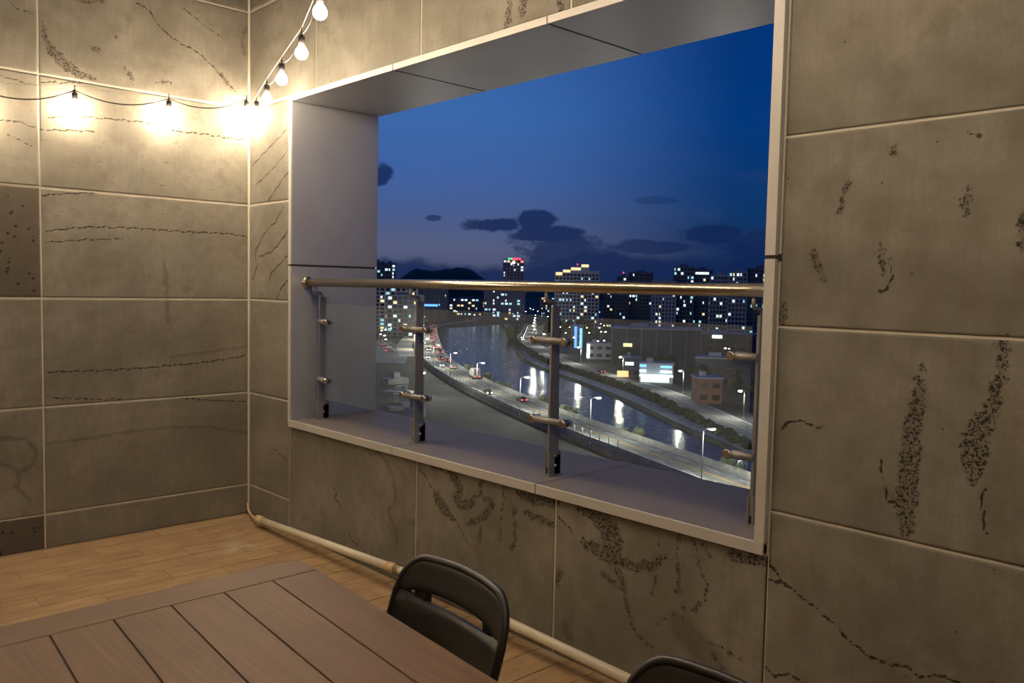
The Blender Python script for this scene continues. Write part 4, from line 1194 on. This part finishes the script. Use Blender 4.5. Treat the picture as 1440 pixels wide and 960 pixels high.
shed('department_store', 'large dark windowless hall with a small yellow sign', -222.5, 298.2, 39, 24, -15.4, 'hall', extra=mall_x, windows=False)
def neon_x(t, w, d, H):
    MB_box(t, 'neon_sign', 'lit_b', -w * .2, w * .0, -.6, -.2, 1, H * .97); MB_box(t, 'neon_sign', 'lit_cy', w * .22, w * .42, -.6, -.2, 1, H * .9)
shed('corner_building', 'narrow building wearing two tall blue neon strips', -312.9, 345.0, 7, 8, -18.7, 'facade_d', extra=neon_x)
def cafe_x(t, w, d, H):
    MB_box(t, 'neon_sign', 'sign_w', -w * .5, -w * .38, -.7, -.3, .6, H * .98)
shed('corner_building', 'low building with one tall white neon strip', -262.5, 306.5, 12.5, 8, -24.6, 'facade_b', extra=cafe_x)
def shop_x(t, w, d, H):
    MB_box(t, 'canopy', 'sign_w', -w * .5, w * .5, -2.4, -.2, 2.6, 3.2)
    MB_box(t, 'shop_front', 'lit_w', -w * .46, w * .4, -.2, -.1, .4, 2.4)
    MB_box(t, 'sign_board', 'lit_cy', w * .12, w * .46, -.5, -.2, H - 1.2, H - .4)
    MB_box(t, 'sign_board', 'sign_w', w * .12, w * .46, -.5, -.2, H - 2.9, H - 2.2)
    MB_box(t, 'sign_board', 'lit_cy', -w * .5, -w * .3, -.5, -.2, H - 1.0, H - .2)
    MB_box(t, 'sign_board', 'sign_w', -w * .5, -w * .3, -.5, -.2, H - 2.9, H - 2.1)
shed('shop', 'brightly lit roadside shop with a white canopy and cyan signs', -181.4, 244.4, 12, 9, -25.0, 'facade_b', extra=shop_x)
def bill_x(t, w, d, H):
    MB_box(t, 'billboard', 'facade_d', -w * .5, w * .5, -.5, -.2, 2.8, H)
    MB_box(t, 'billboard_mark', 'sign_w', -w * .42, w * .1, -.6, -.5, H - 2.8, H - 1.6)
    MB_box(t, 'shop_front', 'sign_o', -w * .9, -w * .2, -.9, -.2, .4, 2.6)
shed('shop', 'small shop under a dark blue billboard with an orange lit front', -198.9, 252.2, 6.2, 7, -24.3, 'facade_d', extra=bill_x)
shed('brick_house', 'reddish brick house at the roadside under street lamps', -137.9, 213.5, 7.5, 8, -24.5, 'brickred', rz=.25)
shed('low_building', 'dark low building beyond the brick house', -160.6, 258.1, 22, 10, -22.2, 'hall')
def mid_x(t, w, d, H):
    MB_box(t, 'lit_sign', 'sign_w', -w * .28, -w * .13, -.5, -.2, H - 2.2, H - .6)
shed('low_building', 'long dark building with one white lit sign beyond the hall', -226.5, 363.9, 32, 14, -19.2, 'hall', extra=mid_x)

# ------------------------------------------------------------------ street lamps
def lamp_mesh(h, arm, mt):
    b = MB()
    b.tube([(0, 0, 0), (0, 0, h)], [.11, .07], 8)
    b.tube([(0, 0, h - .05), (arm * .5, 0, h + .25), (arm, 0, h + .3)], .05, 6)
    b.bbox(arm - .5, arm + .5, -.2, .2, h + .18, h + .36, r=.03)
    b.bbox(arm - .48, arm + .48, -.19, .19, h - .22 if h < 9 else h + .02, h + .18, r=.02, mi=1)
    b.tube([(0, 0, 0), (0, 0, .5)], .2, 8)
    return b.mesh('street_lamp', [M['pole'], M[mt]])
LM = {(10, 'lamp_w'): lamp_mesh(9.6, 1.8, 'lamp_w'), (8, 'lamp_y'): lamp_mesh(7.5, 1.2, 'lamp_y'), (8, 'lamp_w'): lamp_mesh(7.5, 1.2, 'lamp_w')}
def street_lamp(p, z, rz, key, label, group, light=0.0, col=(1, .95, .82)):
    o = obj('street_lamp', LM[key]); o.location = (p.x, p.y, z); o.rotation_euler = (0, 0, rz)
    tag(o, label, 'street lamp', group)
    if light:
        h, arm = (9.6, 1.8) if key[0] == 10 else (7.5, 1.2)
        lamp('street_light', (arm, 0, h - .25), light, col, .35, o)
    return o
for f in (.07, .15, .23, .31, .39, .46, .53, .60, .665, .73, .80, .87, .94):
    p, a = at_len(eoff(-HWID - .2), f)
    street_lamp(p, DK - .7, a + math.pi / 2 * sgn, (10, 'lamp_w'), 'tall grey lamp post on the parapet of the expressway', 'expressway lamps', STREET_W)
for f in (.08, .16, .24, .32, .40, .48, .56, .64, .72, .80, .88, .95):
    p, a = at_len(offset(ROAD, -6 * s2), f)
    street_lamp(p, G, a + math.pi / 2 * s2, (8, 'lamp_w'), 'short lamp post lining the riverside road', 'riverside lamps', STREET_W * .75)
for f in (.32, .58, .85):
    p, a = at_len(offset(RAMP, 5), f)
    street_lamp(p, G, a, (8, 'lamp_y'), 'warm lamp post beside the pale ramp', 'ramp lamps', STREET_W * .9, (1, .82, .55))
k = 0
while k < 230:           # lamps of the far streets
    az_ = math.radians(random.uniform(119.5, 147.5)); r = 400 + 800 * random.random() ** 1.7
    x, y = math.cos(az_) * r, math.sin(az_) * r
    if any((x - fx) ** 2 + (y - fy) ** 2 < fr * fr for fx, fy, fr in FOOT): continue
    if min((Vector((x, y, 0)) - p_).length for p_ in ROAD + PATH + emid + FAR + RAMP) < 9: continue
    if any((Vector((x, y, 0)) - (u + v) / 2).length < (u - v).length / 2 + 3 for u, v in zip(RA, RB)): continue
    k += 1
    street_lamp(Vector((x, y, 0)), G, random.uniform(0, 6.28), (8, 'lamp_y') if random.random() < .4 else (8, 'lamp_w'), 'tiny lamp post in the far streets below the apartments', 'far street lamps')

# ------------------------------------------------------------------ vehicles
def car_proto(paint):
    t = thing('car', 'x', 'car')
    prof = [(-2.2, .35), (-2.2, .85), (-1.75, .95), (-1.25, 1.42), (.35, 1.45), (1.0, .98), (2.05, .82), (2.2, .6), (2.2, .35)]
    b = MB(); n = len(prof); vs_ = []
    for s in (-1, 1):
        for x, z in prof: vs_.append((x, s * (.86 if z < 1.2 else .68), z))
    fs_ = [tuple(reversed(range(n))), tuple(range(n, 2 * n))] + [(i, (i + 1) % n, n + (i + 1) % n, n + i) for i in range(n)]
    b.add(vs_, fs_); b.build('body', M[paint], t)
    b = MB()
    b.add([(.42, -.64, 1.40), (.42, .64, 1.40), (.98, .76, 1.03), (.98, -.76, 1.03), (-1.3, -.64, 1.38), (-1.3, .64, 1.38), (-1.72, .76, 1.0), (-1.72, -.76, 1.0)],
          [(0, 1, 2, 3), (5, 4, 7, 6)])
    for s in (-1, 1): b.box(-1.2, .3, s * .80 - .04, s * .80 + .02, 1.02, 1.30)
    b.build('windows', M['paneglass'], t)
    for x in (-1.35, 1.35):
        for s in (-1, 1):
            b = MB(); b.tube([(x, s * .70, .33), (x, s * .90, .33)], .33, 12); b.build('wheel', M['rubber'], t)
    for s in (-1, 1):
        b = MB(); b.box(-2.27, -2.17, s * .62 - .22, s * .62 + .22, .62, .86); b.build('tail_light', M['tail'], t)
        b = MB(); b.box(2.16, 2.27, s * .62 - .2, s * .62 + .2, .52, .74); b.build('head_light', M['head'], t)
    return t
protos = {k: car_proto(v) for k, v in (('black', 'carblack'), ('white', 'carwhite'), ('silver', 'carsilver'))}
used = set()
def put_car(kind, p, z, a, label, group):
    o = protos[kind] if kind not in used else copy_tree(protos[kind])
    used.add(kind)
    o.location = (p.x, p.y, z); o.rotation_euler = (0, 0, a)
    tag(o, label, 'car', group)
kinds = ['black', 'white', 'silver']
# the line runs from the far end (f=0) to the near end (f=1)
away = [(.10, 3.6), (.13, 1.6), (.16, 3.6), (.19, 1.4), (.215, 3.7), (.25, 1.5), (.28, 3.6), (.315, 1.6), (.37, 3.4), (.41, 1.5), (.47, 3.4), (.53, 1.6), (.545, 3.6), (.60, 1.6), (.765, 1.7)]
tow = [(.12, -1.6), (.2, -3.6), (.3, -1.6), (.36, -3.6), (.44, -1.5), (.52, -3.5), (.585, -1.6), (.735, -3.2)]
for f, d in away:
    p, a = at_len(eoff(d), f); kd = random.choice(kinds)
    put_car(kd, p, DK, a + math.pi, f'{kd} car driving away on the river side of the expressway', 'cars driving away on the expressway')
for f, d in tow:
    p, a = at_len(eoff(d), f); kd = random.choice(kinds)
    put_car(kd, p, DK, a, f'{kd} car coming closer on the near side of the expressway', 'oncoming cars on the expressway')
for f in (.12, .135, .15, .165, .18, .195, .21, .225, .24, .255, .27, .285, .3, .32, .34, .36, .39, .62):
    p, a = at_len(offset(ROAD, -2.2 * s2 * -1), f); kd = random.choice(kinds)
    put_car(kd, p, G + .07, a, f'{kd} oncoming car queuing on the riverside road', 'queue on the riverside road')
for f in (.4, .44, .56, .7):
    p, a = at_len(offset(ROAD, 2.2 * s2 * -1), f); kd = random.choice(kinds)
    put_car(kd, p, G + .07, a + math.pi, f'{kd} car driving away on the riverside road', 'cars leaving on the riverside road')
for f in (.04, .10, .16, .5, .65):
    p, a = at_len(offset(FAR, 2), f); put_car('black', p, G + .07, a, 'black car with glowing tail lights on the far bend', 'cars on the far bend')
for f in (.3, .45, .6):
    p, a = at_len(offset(LOT, 3), f); put_car('silver', p, G + .05, a + 2.4, 'silver car with red lights on the parking ground', 'parked cars')
def truck(label, p, z, a):
    t = thing('truck', label, 'truck', (p.x, p.y, z), a)
    b = MB(); b.bbox(-4.2, 1.7, -1.2, 1.2, 1.0, 3.5, r=.05); b.build('cargo_box', M['cargo'], t)
    b = MB(); b.bbox(1.8, 3.7, -1.1, 1.1, .7, 2.7, r=.15); cabn = b.build('cab', M['carwhite'], t)
    b = MB(); b.box(3.66, 3.74, -.95, .95, 1.7, 2.5); b.build('windscreen', M['paneglass'], cabn)
    b = MB(); b.box(-4.2, 3.6, -.5, .5, .55, 1.0); b.build('chassis', M['rubber'], t)
    for x in (-3.2, -2.2, 2.6):
        for s in (-1, 1):
            b = MB(); b.tube([(x, s * .8, .5), (x, s * 1.15, .5)], .5, 12); b.build('wheel', M['rubber'], t)
    for s in (-1, 1):
        b = MB(); b.box(-4.3, -4.2, s * .9 - .25, s * .9 + .25, .8, 1.1); b.build('tail_light', M['tail'], t)
p, a = at_len(eoff(3.5), .425); truck('box truck with red tail lights among the cars on the expressway', p, DK, a + math.pi)
p, a = at_len(eoff(3.4), .66); truck('pale box truck driving alone along the river side parapet', p, DK, a + math.pi)

# ------------------------------------------------------------------ planting
def blob(b, c, r, seed, sz=1.0, nu=10, nv=7, mi=0):
    o = len(b.v); b.sphere(c, r, nu, nv, mi, sz)
    for i in range(o, len(b.v)):
        q = Vector(b.v[i]) - Vector(c)
        k = 1 + .35 * mnoise.noise(q * (1.6 / r) + Vector((seed, 0, 0))) + .15 * mnoise.noise(q * (4 / r) + Vector((0, seed, 0)))
        b.v[i] = tuple(Vector(c) + q * k)
def tree(p, z, h, mt, label, group):
    t = thing('tree', label, 'tree', (p.x, p.y, z), 0, group)
    b = MB(); b.tube([(0, 0, 0), (.1, 0, h * .55)], [h * .035, h * .02], 7); b.build('trunk', M['bark'], t)
    b = MB()
    for i in range(7):
        an = i * 2.4; rr = h * .17
        blob(b, (math.cos(an) * rr, math.sin(an) * rr, h * (.5 + .06 * i)), h * .2, random.random() * 50)
    b.build('crown', M[mt], t)
b = MB()
hd = offset(ROAD, 8.2 * s2)
for k in range(420):
    f = k / 419
    p, a = at_len(hd, .12 + f * .88)
    blob(b, (p.x + random.uniform(-1.3, 1.3), p.y + random.uniform(-1.3, 1.3), G + .7), random.uniform(.9, 1.5), random.random() * 99, .9, 8, 5)
tag(b.build('hedge', M['hedge']), 'dark clipped hedge running between the riverside road and the path', 'hedge', kind='stuff')
for i, f in enumerate((.60, .655, .69, .76, .80, .86, .92)):
    p, a = at_len(eoff(HWID + 3.0), f)
    t = thing('shrub', 'lamp-lit shrub growing on the river bank beside the expressway', 'shrub', (p.x, p.y, G), 0, 'river bank shrubs')
    b = MB()
    for q in range(8): blob(b, (random.uniform(-2.4, 2.4), random.uniform(-1.2, 1.2), random.uniform(1.0, 2.8)), random.uniform(.7, 1.2), random.random() * 80, 1, 8, 5)
    b.build('foliage', M['paleleaf'], t)
    b = MB(); b.tube([(0, 0, 0), (0, 0, 1.5)], .15, 6); b.build('stem', M['bark'], t)
for f in (.30, .36, .41):
    p, a = at_len(offset(ROAD, 11.5 * s2), f); tree(p, G, 7, 'leaf', 'yellow-green lamp-lit tree by the riverside road', 'lamp-lit trees')
for i in range(9):
    p, a = at_len(offset(ROAD, -(19 + random.uniform(0, 8)) * s2), .67 + .034 * i); tree(p, G, random.uniform(6, 9), 'hedge', 'dark tree standing beyond the riverside road', 'dark roadside trees')
for i in range(7):
    an = math.radians(131.6 + .46 * i); r = 585 + 26 * (i % 2); tree(Vector((math.cos(an) * r, math.sin(an) * r, 0)), G, random.uniform(10, 12), 'hedge', 'dark tree of the grove before the pale stepped apartments', 'dark grove')
# white delineator posts on the near edge of the expressway
post_b = MB(); post_b.tube([(0, 0, 0), (0, 0, 1.25), (0, 0, 1.32)], [.12, .12, .05], 8); post_me = post_b.mesh('delineator_post', M['paint'])
for grp in ((.655, 9), (.815, 12)):
    for k in range(grp[1]):
        p, a = at_len(eoff(-HWID + .15), grp[0] + k * .0068)
        o = obj('delineator_post', post_me); o.location = (p.x, p.y, DK + .84)
        tag(o, 'short white post in the row on the near expressway parapet', 'bollard', 'white posts on the expressway parapet')
# lit concrete works on the slope below the expressway
for i, (x, y, w, d, h) in enumerate([(-205, 148, 9, 5, 3), (-192, 140, 6, 4, 5), (-180, 132, 10, 3, 2), (-232, 165, 8, 5, 4), (-168, 126, 4, 4, 5)]):
    t = thing('concrete_block', 'rough pale concrete footing on the dark ground below the expressway', 'concrete block', (x, y, G), .6 + .3 * i, 'concrete footings')
    b = MB(); b.bbox(-w / 2, w / 2, -d / 2, d / 2, 0, h * .5, r=.1); b.build('base', M['concrete'], t)
    b = MB(); b.bbox(-w * .15, w * .15, -d * .3, d * .3, h * .5, h, r=.1); b.build('pier', M['concrete'], t)
lamp_o = street_lamp(Vector((-198, 150, 0)), G, 1.0, (8, 'lamp_w'), 'lone lamp post among the concrete footings', None, STREET_W * .5)

# ------------------------------------------------------------------ name the lights that stand outside the picture
bpy.context.view_layer.update()
n_off = 0
for o in list(bpy.data.objects):
    if o.type != 'LIGHT': continue
    d = o.matrix_world.translation - cam.matrix_world.translation
    x, y, z = d.dot(RIGHT), d.dot(DOWN), d.dot(FWD)
    if z <= 0 or abs(x) * 1184.19 > 720 * z or abs(y) * 1184.19 > 480 * z:
        n_off += 1
        o.name = o.name.split('.')[0] + '_%02d_offscreen' % n_off
